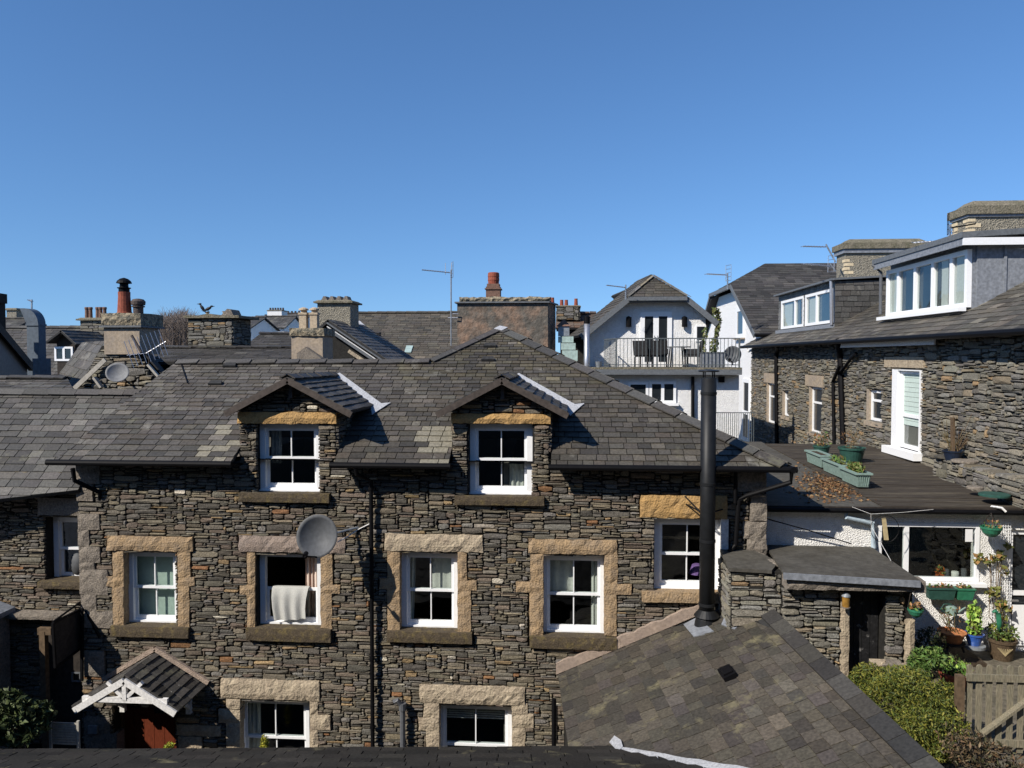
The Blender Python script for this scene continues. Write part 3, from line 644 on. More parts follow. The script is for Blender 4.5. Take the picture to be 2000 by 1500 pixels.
cur('D1', .1, .28, .4, .97, 'leadgrey', 'dark grey curtain inside the left dormer window', folds=3)
cur('D2', .62, .95, .07, .42, 'curtain', 'white cloth bunched at the bottom right of the right dormer window', folds=4)
a, b, p, q = wr('G2'); k = M()
for i in range(7): k.box(a+.1, b-.1, 15.33, 15.37, q-.12-.045*i, q-.105-.045*i)
tag(k.build('slatted_blind', 'dirtywhite'), 'white slatted blind atop the ground floor window right of the grey soil pipe', 'blind')
# towel over the lowered sash
a, b, p, q = wr('W2'); k = M(); x0, x1 = Py(531, 1160, 15.1)[0], Py(602, 1160, 15.1)[0]; zt = (p+q)/2+.045; n = 40
prof = [(15.33, -.3), (15.33, -.02), (15.29, .012), (15.22, .014), (15.17, -.02), (15.145, -.2), (15.13, -.4), (15.125, -.66)]
for i in range(n+1):
    t = i/n
    for j, (yy, dz) in enumerate(prof):
        wv = .028*math.sin(t*19+1)*min(1, abs(dz)*2) if j > 3 else 0; na = (.06*(1-abs(2*t-1)) if j > 5 else 0)
        nr = 1-.14*min(1, max(0, -dz)/.6)
        k.v.append(((x0+x1)/2-.02+(x1-x0)*(t-.5)*nr+.02*math.sin(dz*6), yy-wv-.01, zt+dz-na*.3+(.05*t if j == 7 else 0)))
J = len(prof)
for i in range(n):
    for j in range(J-1): k.f.append((i*J+j, i*J+j+1, (i+1)*J+j+1, (i+1)*J+j)); k.c.append(None)
tag(k.build('towel', 'towel', smooth=True), 'grey towel hung over the lowered sash of an open window', 'towel')
# ================================================================== shared parts for the other buildings
def win(parent, O, u, v, W, H, cols=(), rows=(), t=.06, dp=.09, m='white', pane='darkglass', name='window', sill=None):
    """framed window on any wall plane; cols/rows are fractions where mullions and rails stand"""
    O, u, v = np.array(O, float), nrm(u), nrm(v); n = np.cross(u, v); k = M(); B = lambda a, b, c, d, e=0., f=1.: k.obox(O+u*a+v*c-n*dp+n*dp*e, u*(b-a), v*(d-c), n*dp*f)
    B(0, t, 0, H); B(W-t, W, 0, H); B(t, W-t, 0, t, 0, .97); B(t, W-t, H-t, H, 0, .97)
    for c in cols: B(W*c-t*.6, W*c+t*.6, t, H-t, 0, .94)
    for c in rows: B(t, W-t, H*c-t*.45, H*c+t*.45, 0, .9)
    o = k.build(name, m, parent); g = M(); q = O-n*dp*.55
    g.poly([q+u*t*.5+v*t*.5, q+u*(W-t*.5)+v*t*.5, q+u*(W-t*.5)+v*(H-t*.5), q+u*t*.5+v*(H-t*.5)]); g.build('pane', pane, o)
    if sill:
        s = M(); s.obox(O-u*.08-v*.09-n*.05, u*(W+.16), v*.085, n*.16); s.build('sill', sill, o)
    return o
def slate_roof(parent, O, u, v, pieces, m='slate', pal=SLP, seed=1, e0=.24, e1=.17, w0=.25, w1=.5, th=.07, lift=.018, tint=None, name='roof'):
    b = M(); boarding(b, O, u, v, pieces, th); o = b.build(name, 'under', parent)
    s = M(); slates(s, O, u, v, pieces, e0, e1, w0, w1, pal, seed, lift, tint=tint, wamp=.2 if m == 'oldslate' else .32); s.build('slates', m, o); return o
def pot(parent, x, y, z, r, h, m, crown=True, cowl=None):
    k = M(); pr = [(r*1.08, 0), (r*1.08, h*.08), (r*.98, h*.12), (r*.84, h*.8)]
    pr += [(r*1.0, h*.83), (r*1.05, h*.88), (r*1.05, h*.95), (r*.9, h)] if crown else [(r*.86, h)]
    pr += [(r*.7, h), (r*.66, h*.8)]
    k.lathe((x, y, z), pr, 16); o = k.build('chimney_pot', m, parent, smooth=False)
    if cowl:
        c = M(); zz = z+h; cr = r*.95
        c.lathe((x, y, zz), [(cr*.8, 0), (cr*.8, .09), (cr*1.0, .1), (cr*1.0, .12), (cr*.66, .13), (cr*.62, .22), (cr*1.15, .24), (cr*1.0, .30), (cr*.6, .36), (cr*.1, .39)], 16); c.build('pot_cowl', cowl, o)
    return o
def stack(parent, x0, x1, y0, y1, z0, z1, m='cement', rub=None, seed=1, cap=(.08, .1, 'moss'), ang=0., dome=0.):
    k = M(); k.box(x0, x1, y0, y1, z0, z1); o = k.build('chimney', m, parent)
    if rub:
        s = M(); a = dict(cu=.07, cv=.05, pal=rub, depth=.035)
        stones(s, (x0, y0, z0), (1, 0, 0), (0, 0, 1), x1-x0, z1-z0, seed=seed, **a); stones(s, (x1, y0, z0), (0, 1, 0), (0, 0, 1), y1-y0, z1-z0, seed=seed+1, **a); stones(s, (x0, y1, z0), (0, -1, 0), (0, 0, 1), y1-y0, z1-z0, seed=seed+2, **a)
        s.build('stonework', 'stone', o)
    if cap:
        ov, th, cm = cap; c = M(); c.box(x0-ov, x1+ov, y0-ov, y1+ov, z1+.002, z1+th*.55)
        i = ov+dome; p = [(x0-ov+i*.3, y0-ov+i*.3), (x1+ov-i*.3, y0-ov+i*.3), (x1+ov-i*.3, y1+ov-i*.3), (x0-ov+i*.3, y1+ov-i*.3)]; q = [(x0-ov+i, y0-ov+i), (x1+ov-i, y0-ov+i), (x1+ov-i, y1+ov-i), (x0-ov+i, y1+ov-i)]
        zt = z1+th*.55+.001; zu = z1+th; c.add([(a, b, zt) for a, b in p]+[(a, b, zu) for a, b in q], [(0, 1, 5, 4), (1, 2, 6, 5), (2, 3, 7, 6), (3, 0, 4, 7), (4, 5, 6, 7), (3, 2, 1, 0)]); c.build('chimney_cap', cm, o)
    return o
def closed(parent, x0, x1, y0, y1, z0, z1, m='mortar', name='wall'):
    k = M(); k.box(x0, x1, y0, y1, z0, z1); return k.build(name, m, parent)
# ================================================================== left neighbour
lh = thing('stone_house', (-13, 16, 0), 'lower stone house joined to the left end of the cottage, slate roof with slanting eave', 'house')
LO, LU, LV, LP = roofplane(8.19, 17.05, 41); lv = lambda p: (p[0], (p[1]-17.05)/math.cos(R(41)))
e0 = hit(LP, 152, 957); e1 = hit(LP, 0, 988); sl_ = (e0[1]-e1[1])/(e0[0]-e1[0]); eL = A(-20, e1[1]-sl_*(e1[0]+20)*.5, 0)
def LT(x, y, c, rng):
    f = rng.choice((.92, 1.12)); return tuple(q*f for q in c)
lr = slate_roof(lh, LO, LU, LV, [[lv(eL), lv(e0), (-9.7, 0), (-20, 0)]], seed=71, e0=.24, e1=.16, tint=LT)
k = M(); c41, s41 = math.cos(R(41)), math.sin(R(41)); ridge(k, A(-20, 17.05, 8.2), A(-9.75, 17.05, 8.2), A(0, -c41, -s41), A(0, .9, -.2), .17, .62, .03, SLP, 72); k.build('ridge_stones', 'slate', lr)
BO, BU, BV, BP = roofplane(8.12, 17.3, 18)
b0 = hit(BP, -60, 740); b1 = hit(BP, 132, 739); tb = (b1[1]-17.3)/math.cos(R(18))
slate_roof(lh, BO, BU, BV, [[(-20, 0), (b1[0]+.9, 0), (b1[0], tb), (-20, tb)]], seed=73, tint=LT)
k = M(); ridge(k, A(-20, b1[1], b1[2]+.02), A(b1[0], b1[1], b1[2]+.02), A(0, -1, -.33), A(0, 1, -.5), .16, .6, .03, SLP, 74); k.build('ridge_stones', 'slate', lr)
lw = prect(105, 186, 1008, 1136, 15.5); lw = (lw[0], -9.8, lw[2], lw[3]); hl = (Py(89, 1070, 15.25)[0], -9.9, lw[2]-.02, lw[3]+.02)
k = M(); slab(k, -20, WL, 0, 6.5, [hl], 15.28, 15.75); k.box(-20, -19.6, 15.75, 22, 0, 6.5); k.box(-20, WL, 21.6, 22, 0, 7.2); k.box(-20, WL, 15.76, 21.5, 4.0, 4.1); lwl = k.build('wall', 'mortar', lh)
k = M(); x_ = hl[0]; r1 = prect(76, 160, 972, 1006, 15.2); k.rough(r1[0], WL-.0, 15.16, 15.6, r1[2], r1[3], .015, seed=5); k.build('lintel', 'quoin', lh)
r2 = prect(76, 160, 1136, 1149, 15.15); k = M(); k.rough(r2[0], WL-.0, 15.1, 15.6, r2[2], r2[3], .012, seed=6); k.build('sill', 'sillstone', lh)
r3 = prect(18, 160, 1196, 1206, 15.1); k = M(); k.rough(r3[0], WL-.02, 14.95, 15.3, r3[2], r3[3], .012, seed=7); k.build('stone_ledge', 'quoin', lh)
s = M(); rr = [(r[0]+20-.01, r[1]+20+.3, r[2], r[3]) for r in (hl, r1, r2, r3)]; dh = (Py(98, 1300, 15.25)[0]+20, 10.1, 0, Py(130, 1232, 15.25)[2])
stones(s, (-20, 15.27, 0), (1, 0, 0), (0, 0, 1), 20+WL, 6.6, inside=lambda x, y: x > 7 and y > .8, avoid=rr+[dh], seed=77, depth=.06); s.build('stonework', 'stone', lwl)
sash_window(lh, lw, 15.5, bars=0)
k = M(); x0 = dh[0]-20; k.box(x0, WL, 15.18, 15.265, 0, dh[3]); k.build('doorway_shade_panel', 'darktimber', lh)  # dark panel in the doorway, the recess shade put into its colour
k = M(); p = Py(91, 1420, 14.9); q = Py(85, 1232, 14.9); k.bar((p[0], 14.9, 0), (q[0], 14.9, q[2]), .12); k.bar((q[0]-.1, 14.9, q[2]), (Py(102, 1232, 14.9)[0], 14.9, q[2]), .1, .14); k.build('timber_post', 'browntimber', lh)
k = M(); r = prect(140, 158, 1313, 1332, 15.15); frame(k, r[0], r[1], r[2], r[3], 15.14, 15.17, .03); k.build('letter_plate', 'bargegrey', lh)
k = M(); k.lathe((-10.42, 15.72, lw[2]+.1), [(.10, 0), (.17, .05), (.2, .25), (.17, .42), (.09, .5), (.1, .56)], 18); tag(k.build('vase', 'dish', smooth=True), 'pale round vase standing inside the window of the lower left house', 'vase')
ll = thing('outbuilding', (-12.5, 12, 0), 'roof corner of a low building cut off by the left edge, shading the lower yard', 'outbuilding')
xb = Py(15, 1195, 14.9)[0]; zb_ = Py(15, 1192, 14.9)[2]
k = M(); k.box(-20, xb-.12, 9, 15.1, 0, zb_-.1); k.build('wall', 'quoin', ll)
k = M(); k.prism([(xb, 8.8, zb_), (xb, 15.12, zb_), (-16, 15.12, zb_+1.6), (-16, 8.8, zb_+1.6)], (0, 0, -.1)); k.build('roof', 'leadgrey', ll)
# ================================================================== lean-to outbuilding at the lower right
o1 = Py(1090, 1317, 14.94); o2 = Py(1370, 1200, 14.94); o4 = Pz(1835, 1500, 4.299)
on = nrm(np.cross(o2-o1, o4-o1)); on = on if on[2] > 0 else -on; OP = (o1, on)
of_ = hit(OP, 1507, 1191); od = nrm(o4-of_); ou = -od; ov_ = np.cross(on, ou)     # ou x ov = on
if ov_[2] < 0: ou = -ou; ov_ = -ov_
def ouv(p): d = np.array(p)-o1; return (float(d@ou), float(d@ov_))
ob = thing('outbuilding', (2, 12, 0), 'lean-to outbuilding with a brown mossy slate roof sloping away from the garden', 'outbuilding')
near = 8.5
c1, c2, c3 = ouv(o1), ouv(hit(OP, 1400, 1188)), ouv(of_); far_ = max(c1[0], c3[0]); nr = c3[0]-math.copysign(near, c3[0]-ouv(o4)[0])
ol = ouv(hit(OP, 1111, 1462))
OPC = [[c1, c2, ouv(hit(OP, 1440, 1203)), c3, (nr, c3[1]), (nr, ol[1]), ol]]
OT = lambda x, y, c, rng: tuple(q*f for q, f in zip(c, (.8, .81, .85) if rng.random() < .2 else (1, 1, 1)))
orf = slate_roof(ob, o1, ou, ov_, OPC, 'oldslate', SLO, 81, .27, .2, .22, .4, th=.1, lift=.02, tint=OT)
k = M(); L = 0; rng = random.Random(5); tot = abs(c3[0]-nr); dr_ = -1 if nr < c3[0] else 1
while L < tot:
    l = rng.uniform(.5, .62); a = o1+ou*(c3[0]+dr_*L)+ov_*(c3[1]-.25); k.obox(a+on*.018, ou*dr_*(l-.012), ov_*.27, on*.04+ou*.0, tuple(q*.62 for q in pick(rng, SLP))); L += l
k.build('verge_flags', 'slate', orf)
k = M(); p = Py(1086, 1306, 14.9); q = Py(1368, 1188, 14.9)
for t in range(24):
    f0, f1 = t/24, (t+1)/24; a = p+(q-p)*f0; b = p+(q-p)*f1; h = .17+.018*math.sin(t*1.3)+.012*math.sin(t*3.7); h2 = .17+.018*math.sin((t+1)*1.3)+.012*math.sin((t+1)*3.7)
    k.prism([a+A(0, 0, -.12), b+A(0, 0, -.12), b+A(0, 0, h2-.08), a+A(0, 0, h-.08)], (0, .09, 0))
k.build('cement_fillet', 'pinkcement', ob)
k = M(); k.bar(hit(OP, 1092, 1320)+A(0, -.02, -.05), hit(OP, 1372, 1203)+A(0, -.02, -.05), .05, .08); k.build('verge_strip', 'black', ob)  # black strip along the verge below the fillet
k = M(); p = hit(OP, 1375, 1222); 
for (sc, dz) in ((.2, .012),):
    k.prism([hit(OP, x, y) for x, y in ((1336, 1222), (1362, 1208), (1395, 1235), (1356, 1246))], on*.03)
k.prism([hit(OP, x, y) for x, y in ((1410, 1222), (1424, 1190), (1445, 1222), (1436, 1232))], on*.03); k.build('flashing', 'leadgrey', orf)
p = hit(OP, 1423, 1320); k = M(); k.prism([p+ou*a+ov_*b for a, b in ((-.17, -.11), (.17, -.11), (.17, .11), (-.17, .11))], on*.09); k.prism([p+on*.09+ou*a+ov_*b for a, b in ((-.12, -.08), (.12, -.08), (.12, .08), (-.12, .08))], on*.03); k.build('roof_vent', 'black', orf)
k = M(); ew = o1+A(.12, 0, -.15); e2 = o1+ou*(nr-c1[0])+ov_*ol[1]+A(.12, 0, -.15)
k.prism([A(ew[0], 14.9, 0), A(e2[0], e2[1], 0), A(e2[0], e2[1], e2[2]), A(ew[0], 14.9, ew[2])], (.3, 0, 0))
h1 = of_; h2 = o1+ou*nr+ov_*c3[1]; k.prism([A(h1[0], h1[1], 0), A(h2[0], h2[1], 0), A(h2[0], h2[1], h2[2]-.15), A(h1[0], h1[1], h1[2]-.15)], (-.35, 0, 0)); k.build('wall', 'mortar', ob)
k = M(); a = Py(1082, 1365, 14.6); k.tube([(a[0], 14.6, a[2]), (a[0], 14.6, .1)], .045, 8); k.tube([Py(1088, 1378, 14.4), Py(1088, 1450, 14.4)], .014, 6); k.build('downpipe', 'black', ob)
# foreground roof below the viewpoint
fg = thing('extension', (-2, 9, 0), 'nearest dark slate roof running along the bottom edge, sloping down towards the cottage', 'outbuilding')
f0 = Pz(-60, 1466, 2.86); f1 = Pz(1190, 1459, 2.9); fd = nrm(f1-f0); fnv = A(-fd[1], fd[0], 0); t18 = R(17.8)
fv = A(0, 0, 1)*math.sin(t18)-nrm(fnv)*math.cos(t18); fu = -fd       # upslope runs towards the camera
fn = np.cross(fu, fv)
if fn[2] < 0: fu = fd; fn = np.cross(fu, fv)
FO = f0; W_ = abs((f1+fd*4-f0)@fu)*math.copysign(1, (f1-f0)@fu)
slate_roof(fg, FO, fu, fv, [[(0, 0), (W_, 0), (W_, 5.6), (0, 5.6)]], 'oldslate', SLX, 91, .3, .25, .3, .55, th=.1)
k = M(); k.prism([A(f0[0], f0[1]-.2, 0), A(f1[0]+.5, f1[1]-.2, 0), A(f1[0]+.5, f1[1]-.2, f1[2]-.2), A(f0[0], f0[1]-.2, f0[2]-.2)], (0, -.3, 0)); k.build('wall', 'mortar', fg)
k = M(); a = hit(OP, 1193, 1456); b = hit(OP, 1215, 1470); c = hit(OP, 1420, 1506); d = hit(OP, 1203, 1443)
sdv = nrm(np.cross(on, c-b)); sdv = sdv if sdv[1] > 0 else -sdv
n = 14; rng = random.Random(3)
top = [b+(c-b)*i/n*1.5+sdv*(.07+rng.uniform(-.012, .012))+on*.05 for i in range(n+1)]; bot = [b+(c-b)*i/n*1.5-sdv*(.07+rng.uniform(-.012, .012))+on*(.05+rng.uniform(0, .02)) for i in range(n+1)]
for i in range(n): k.poly([bot[i], bot[i+1], top[i+1], top[i]])
k.prism([a+on*.05, bot[0], top[0], hit(OP, 1216, 1452)+on*.05, d+on*.05], on*.012); k.build('flashing', 'lead', fg)
# ================================================================== garden terrace, walls
gd = M(); gd.box(4.6, 30, 4, 16.4, 1.5, 3.2); tag(gd.build('garden_terrace', 'paving'), None, None, kind='structure')
gb = M(); gb.box(3.4, 7.5, 14.3, 40, 1.0, 3.1); tag(gb.build('back_yard', 'earth'), None, None, kind='structure')
pw = thing('stone_pier', (3.2, 14.3, 0), 'mossy rubble wall end with a flat slate cap between the black flue and the shed', 'wall')
pa = Py(1428, 1110, 13.9); pb = Py(1533, 1110, 13.9); zt = Py(1480, 1112, 13.9)[2]
closed(pw, pa[0], pb[0], 13.9, 14.9, 1, zt-.04)
s = M(); stones(s, (pa[0], 13.92, 2.8), (1, 0, 0), (0, 0, 1), pb[0]-pa[0], zt-2.85, seed=101, cu=.08, cv=.038, depth=.055, pal=PALG); stones(s, (pa[0]+.02, 14.95, 2.8), (0, -1, 0), (0, 0, 1), 1.05, zt-2.85, seed=102, cu=.08, cv=.038, depth=.055, pal=PALG); s.build('stonework', 'stone', pw)
k = M(); k.prism([(pa[0]-.05, 13.84, zt-.03), (pb[0]-.25, 13.82, zt-.05), (pb[0]-.0, 14.3, zt-.02), (pb[0]-.3, 15, zt+.02), (pa[0]+.02, 15, zt+.02)], (0, 0, .06)); k.build('cap_slab', 'felt', pw)
k = M(); rng = random.Random(9)
for i in range(26):
    f = rng.random(); p = A(pb[0]-.22+f*.2, 14.95-f*1.1, zt+.02-f*.02); r = rng.uniform(.04, .09); k.lathe(p, [(r*.6, -r*.5), (r, 0), (r*.6, r*.5)], 6)
k.build('rubble_edge', 'quoin', pw)
# ================================================================== white lean-to with flat roof
lt = thing('flat_roofed_extension', (6.5, 18, 3.2), 'white pebble-dashed single storey extension with a dark flat roof and wide window', 'extension')
YF = 15.6; wz = Py(1700, 990, YF)[2]; gz = 3.2
lwn = prect(1714, 1912, 1022, 1134, YF); ldr = (Py(1970, 1100, YF)[0], 10.2, gz+.02, Py(1985, 1035, YF)[2])
k = M(); slab(k, 3.9, 14, gz, wz, [lwn, ldr], YF, YF+.3); k.box(3.9, 4.1, YF+.3, 26, gz, wz-.02); k.box(4.1, 14, 20.0, 20.2, gz, wz-.02); k.box(4.1, 14, YF+.31, 20, gz, gz+.05); ltw = k.build('wall', 'roughcast_n', lt)
win(lt, (lwn[0], YF-.02, lwn[2]), (1, 0, 0), (0, 0, 1), lwn[1]-lwn[0], lwn[3]-lwn[2], cols=(.285,), t=.07, dp=.1, pane='glass')
k = M(); k.box(lwn[0]-.05, lwn[1]+.1, YF-.14, YF-.01, lwn[2]-.08, lwn[2]-.01); k.build('sill', 'white', lt)
dd = win(lt, (ldr[0], YF+.05, ldr[2]), (1, 0, 0), (0, 0, 1), 1.0, ldr[3]-ldr[2], rows=(.47,), t=.1, name='door')
k = M(); k.box(ldr[0]+.1, ldr[0]+.9, YF+.0, YF+.03, ldr[2]+.1, ldr[2]+.9); k.build('door_panel', 'white', dd)
k = M(); k.bar((ldr[0]+.05, YF-.03, ldr[2]+1.0), (ldr[0]+.18, YF-.03, ldr[2]+1.0), .03); k.build('handle', 'alu', dd)
k = M(); k.poly([(3.8, YF-.15, wz+.03), (6.25, YF-.15, wz+.03), (6.25, 25, wz+.26), (3.8, 25, wz+.26)]); k.poly([(3.8, YF-.15, wz-.03), (3.8, 25, wz+.2), (6.25, 25, wz+.2), (6.25, YF-.15, wz-.03)]); k.build('roof', 'felt', lt)
k = M(); nb = 44
for i in range(nb):
    y0 = YF-.16+(24.5-YF)*i/nb; y1 = YF-.16+(24.5-YF)*(i+1)/nb; zb = wz+.03+.23*(y0-YF)/9.4
    k.obox((6.2, y0, zb-.03), (9.0, 0, random.Random(i).uniform(-.01, .01)), (0, y1-y0-.012, .006), (0, 0, .05+random.Random(i+99).uniform(0, .015)))
k.build('roof_boards', 'boards', lt)
k = M(); k.box(3.85, 14, YF-.2, YF-.155, wz-.09, wz+.035); k.build('fascia', 'darktimber', lt)
k = M(); k.tube([(3.9, YF-.235, wz-.03), (14, YF-.235, wz-.03)], .045, 8); k.build('gutter', 'black', lt)
k = M(); a = Py(1653, 992, YF-.15); k.tube([a, a+A(0, 0, -.18), Py(1704, 1022, YF-.1), Py(1706, 1070, YF-.08)], .05, 10); k.build('downpipe', 'bluepipe', lt)
# ================================================================== stone shed with black door
sh = thing('garden_shed', (5.3, 14.5, 3.2), 'small stone shed with a flaking black plank door and grey felt roof', 'shed')
YS = 13.6; sx0 = Py(1528, 1200, YS)[0]; sx1 = Py(1783, 1200, YS)[0]; sz = Py(1650, 1146, YS)[2]
dx0, dx1 = Py(1658, 1250, YS)[0], Py(1727, 1250, YS)[0]
k = M(); slab(k, sx0, sx1, 3.0, sz, [(dx0, dx1, 3.0, sz-.12)], YS+.04, YS+.4); k.box(sx0, sx0+.3, YS+.4, 15.58, 3, sz-.01); k.box(sx1-.3, sx1, YS+.4, 15.58, 3, sz-.01); shw = k.build('wall', 'mortar', sh)
for x_0, x_1, sd_ in ((sx0, dx0-.14, 111), (dx1+.02, sx1-.05, 112)):
    s = M(); stones(s, (x_0, YS+.03, 3.0), (1, 0, 0), (0, 0, 1), x_1-x_0, sz-3.0, avoid=[(sx1-x_0-.14, 9, 0, 2.0)], seed=sd_, cu=.075, cv=.036, depth=.07, pal=PALG); s.build('stonework', 'stone', shw)
k = M(); k.rough(dx0-.15, dx0, YS-.01, YS+.3, 3.0, sz-.1, .02, seed=3); k.build('jamb_stone', 'palestone', sh)
k = M(); k.rough(sx1-.13, sx1+.02, YS-.03, YS+.3, 3.0, sz-.55, .02, seed=4); k.build('quoin_stone', 'palestone', sh)
k = M()
for i in range(4): k.box(dx0+.02+(dx1-dx0-.04)*i/4+.004, dx0+.02+(dx1-dx0-.04)*(i+1)/4-.004, YS+.22, YS+.26, 3.02, sz-.14)
k.build('door', 'blackdoor', sh)
ra, rb, rc, rd = Py(1530, 1117, 13.3), Py(1797, 1133, 13.3), Py(1702, 1068, 15.55), Py(1495, 1064, 15.55)
k = M(); k.prism([ra, rb, rc, rd], (0, 0, -.05)); k.build('roof', 'felt', sh)
k = M(); d = rb-ra; k.obox(ra+A(0, -.03, -.12), d, (0, .028, 0), (0, 0, .11)); k.build('fascia', 'leadgrey', sh)
k = M(); k.rough(sx0, sx1+.1, 13.36, 13.66, sz+.005, ra[2]-.13, .02, seed=8); k.build('stone_course', 'quoin', sh)
# ================================================================== right-hand stone terrace, wall facing left
XR = 9.3
rh = thing('stone_terrace', (12, 26, 5), 'tall stone terrace along the right side with slate roof, box dormers and broad chimneys', 'house')
UX, UZ = A(0, -1, 0), A(0, 0, 1)
def pxr(x0, x1, y0, y1, X=XR):     # pixel rectangle on a wall facing -x -> (y near, y far, z0, z1)
    xm, ym = (x0+x1)/2, (y0+y1)/2
    return Px(x1, ym, X)[1], Px(x0, ym, X)[1], Px(xm, y1, X)[2], Px(xm, y0, X)[2]
YN, YFAR = 11.0, 39.3; ZE = 9.52
RW = {'tall': (1744, 1799, 722, 878), 's1': (1694, 1721, 762, 822), 'm1': (1581, 1606, 756, 846), 'm2': (1498, 1516, 748, 826), 's2': (1529, 1541, 762, 812)}
RWm = {k: pxr(*v) for k, v in RW.items()}
k = M(); slabp(k, (XR+.03, YFAR, 3.2), UX, UZ, YFAR-YN, ZE-3.2, [(YFAR-r[1], YFAR-r[0], r[2]-3.2, r[3]-3.2) for r in RWm.values()], .3); k.box(XR+.5, XR+.6, YN, YFAR, 3.2, ZE); k.box(XR+.4, 18, YFAR-.4, YFAR, 3.2, ZE); rw = k.build('wall', 'mortar', rh)
RL = {'tall': (1730, 1807, 697, 718), 'm1': (1575, 1609, 733, 755), 'm2': (1494, 1517, 729, 748)}
av = []; lm = {}
for k_, v in RL.items(): lm[k_] = pxr(*v)
for r in list(RWm.values())+list(lm.values()): av.append((YFAR-r[1]-.02, YFAR-r[0]+.02, r[2]-3.2, r[3]-3.2))
s = M(); stones(s, (XR+.02, YFAR, 3.2), UX, UZ, YFAR-YN, ZE-3.2, avoid=av, seed=201, cu=.085, cv=.043, wmax=8, depth=.07, pal=PALG, joint=.008); s.build('stonework', 'stone', rw)
for k_, r in lm.items():
    k = M(); k.obox((XR-.05, r[1], r[2]), (0, r[0]-r[1], 0), (0, 0, r[3]-r[2]), (.12, 0, 0)); k.build('lintel', 'palestone' if k_ == 'tall' else 'cement', rh)
for k_, r in RWm.items():
    W, H = r[1]-r[0], r[3]-r[2]
    k = M(); rv = .16
    if k_ == 'tall':   # thick white painted surround
        k.obox((XR-.04, r[1], r[2]), (0, -.34, 0), (0, 0, H), (.3, 0, 0)); k.obox((XR-.035, r[1]-.34, r[3]-.03), (0, -(W-.40), 0), (0, 0, .03), (.3, 0, 0)); k.obox((XR-.03, r[0]+.06, r[2]), (0, -.06, 0), (0, 0, H), (.3, 0, 0)); k.build('painted_surround', 'white', rh)
        k = M(); k.obox((XR-.22, r[1]+.2, r[2]-.2), (0, -(W+.3), 0), (0, 0, .2), (.4, 0, 0)); k.build('sill', 'white', rh)
        o = win(rh, (XR+.05, r[1]-.36, r[2]+.02), UX, UZ, W-.44, H-.04, rows=(.42,), t=.1, dp=.14, pane='glass')
        k = M(); k.obox((XR+.135, r[1]-.37, r[2]+.02), (0, -(W-.46), 0), (0, 0, H-.06), (.02, 0, 0)); k.build('room_panel', 'room', o)
        bz = r[2]+H*.30
        for i in range(11):
            z = bz+(H*.66)*i/11; k = M(); k.obox((XR+.105, r[1]-.42, z), (0, -(W-.56), 0), (0, 0, H*.66/11*.92), (.012+.012*(i % 2), 0, 0)); k.build('blind_slat', 'blind', o)
    else:
        k.obox((XR-.02, r[1]+.02, r[2]-.02), (0, -.16, 0), (0, 0, H+.04), (.2, 0, 0)); k.obox((XR-.05, r[1]+.15, r[2]-.17), (0, -(W+.3), 0), (0, 0, .14), (.2, 0, 0)); k.build('stone_surround', 'cement', rh)
        win(rh, (XR+.06, r[1]-.14, r[2]), UX, UZ, W-.14, H, rows=(.66,), t=.08, dp=.08)
# roof facing left
t30 = R(29); RRO = A(XR-.42, YFAR, ZE); RRU = A(0, -1, 0); RRV = A(math.cos(t30), 0, math.sin(t30))
def rrx(x): return ZE+(x-XR+.42)*math.tan(t30)
LR = YFAR+.3-YN
def RT(x, y, c, rng):
    g = 1.4 if (rng.random() < .5 and y < 1.6 and mnoise.noise(Vector((x*.6, y, 2))) > -.1) else 1.0; return tuple(q*g*f for q, f in zip(c, (1.05, 1.0, .9)))
rr = slate_roof(rh, RRO, RRU, RRV, [[(-.3, 0), (LR, 0), (LR, 6.6), (-.3, 6.6)]], 'slate', SLP, 211, .26, .2, .3, .55, tint=RT)
k = M(); k.tube([(XR-.48, YFAR+.3, ZE-.03), (XR-.48, YN, ZE-.03)], .07, 8); k.build('gutter', 'black', rh)
k = M(); a, b = Px(1640, 670, XR-.2)[1], Px(1828, 670, XR-.2)[1]; k.box(XR-.24, XR-.2, b, a, ZE-.22, ZE-.06); k.build('soffit_board', 'dirtywhite', rh)
def rpipe(px, y0, y1, m='black', r=.07, off=.1, top=None):
    k = M(); p = Px(px[0], y0, XR-off); q = Px(px[1], y1, XR-off); pts = ([Px(*top, XR-.33)] if top else [])+[p, q]; k.tube(pts, r, 8); k.build('downpipe', m, rh)
rpipe((1516, 1517), 690, 868, r=.09, top=(1519, 676)); rpipe((1641, 1647), 700, 872, r=.10, top=(1637, 664)); rpipe((1627, 1629), 745, 872, r=.06, top=(1641, 712))
k = M(); k.tube([Px(1641, 730, XR-.12), Px(1662, 700, XR-.12), Px(1672, 690, XR-.2)], .05, 8); k.build('waste_pipe', 'black', rh)
# dormer nearest the camera
XD = 9.85
a, b, z0, z1 = Px(1880, 550, XD)[1], Px(1724, 570, XD)[1], Px(1880, 600, XD)[2], Px(1880, 487, XD)[2]
dz = Px(1880, 470, XD)[2]
k = M(); k.box(XD+.23, 13.6, a-.02, b, rrx(XD)-.3, dz); dm = k.build('dormer', 'leadgrey', rh)
k = M(); k.box(XD+.3, 13.5, a-.09, a-.025, rrx(XD)-.2, dz-.02)
for i in range(6): x = XD+.95+.62*i; k.box(x-.03, x+.03, a-.13, a-.091, rrx(x-.3), dz-.03)
k.build('cheek', 'leadgrey', dm)
k = M(); k.prism([(XD-.2, a-.35, dz+.02), (XD-.2, b+.35, dz+.02), (14, b+.35, dz+.25), (14, a-.35, dz+.25)], (0, 0, .14)); k.build('dormer_roof', 'bargegrey', dm)
k = M(); k.box(XD-.17, 14, a-.34, a-.30, dz-.16, dz+.02); k.build('fascia', 'white', dm); k = M(); k.box(XD-.17, XD-.13, a-.30, b+.3, dz-.16, dz+.02); k.build('fascia', 'leadgrey', dm)
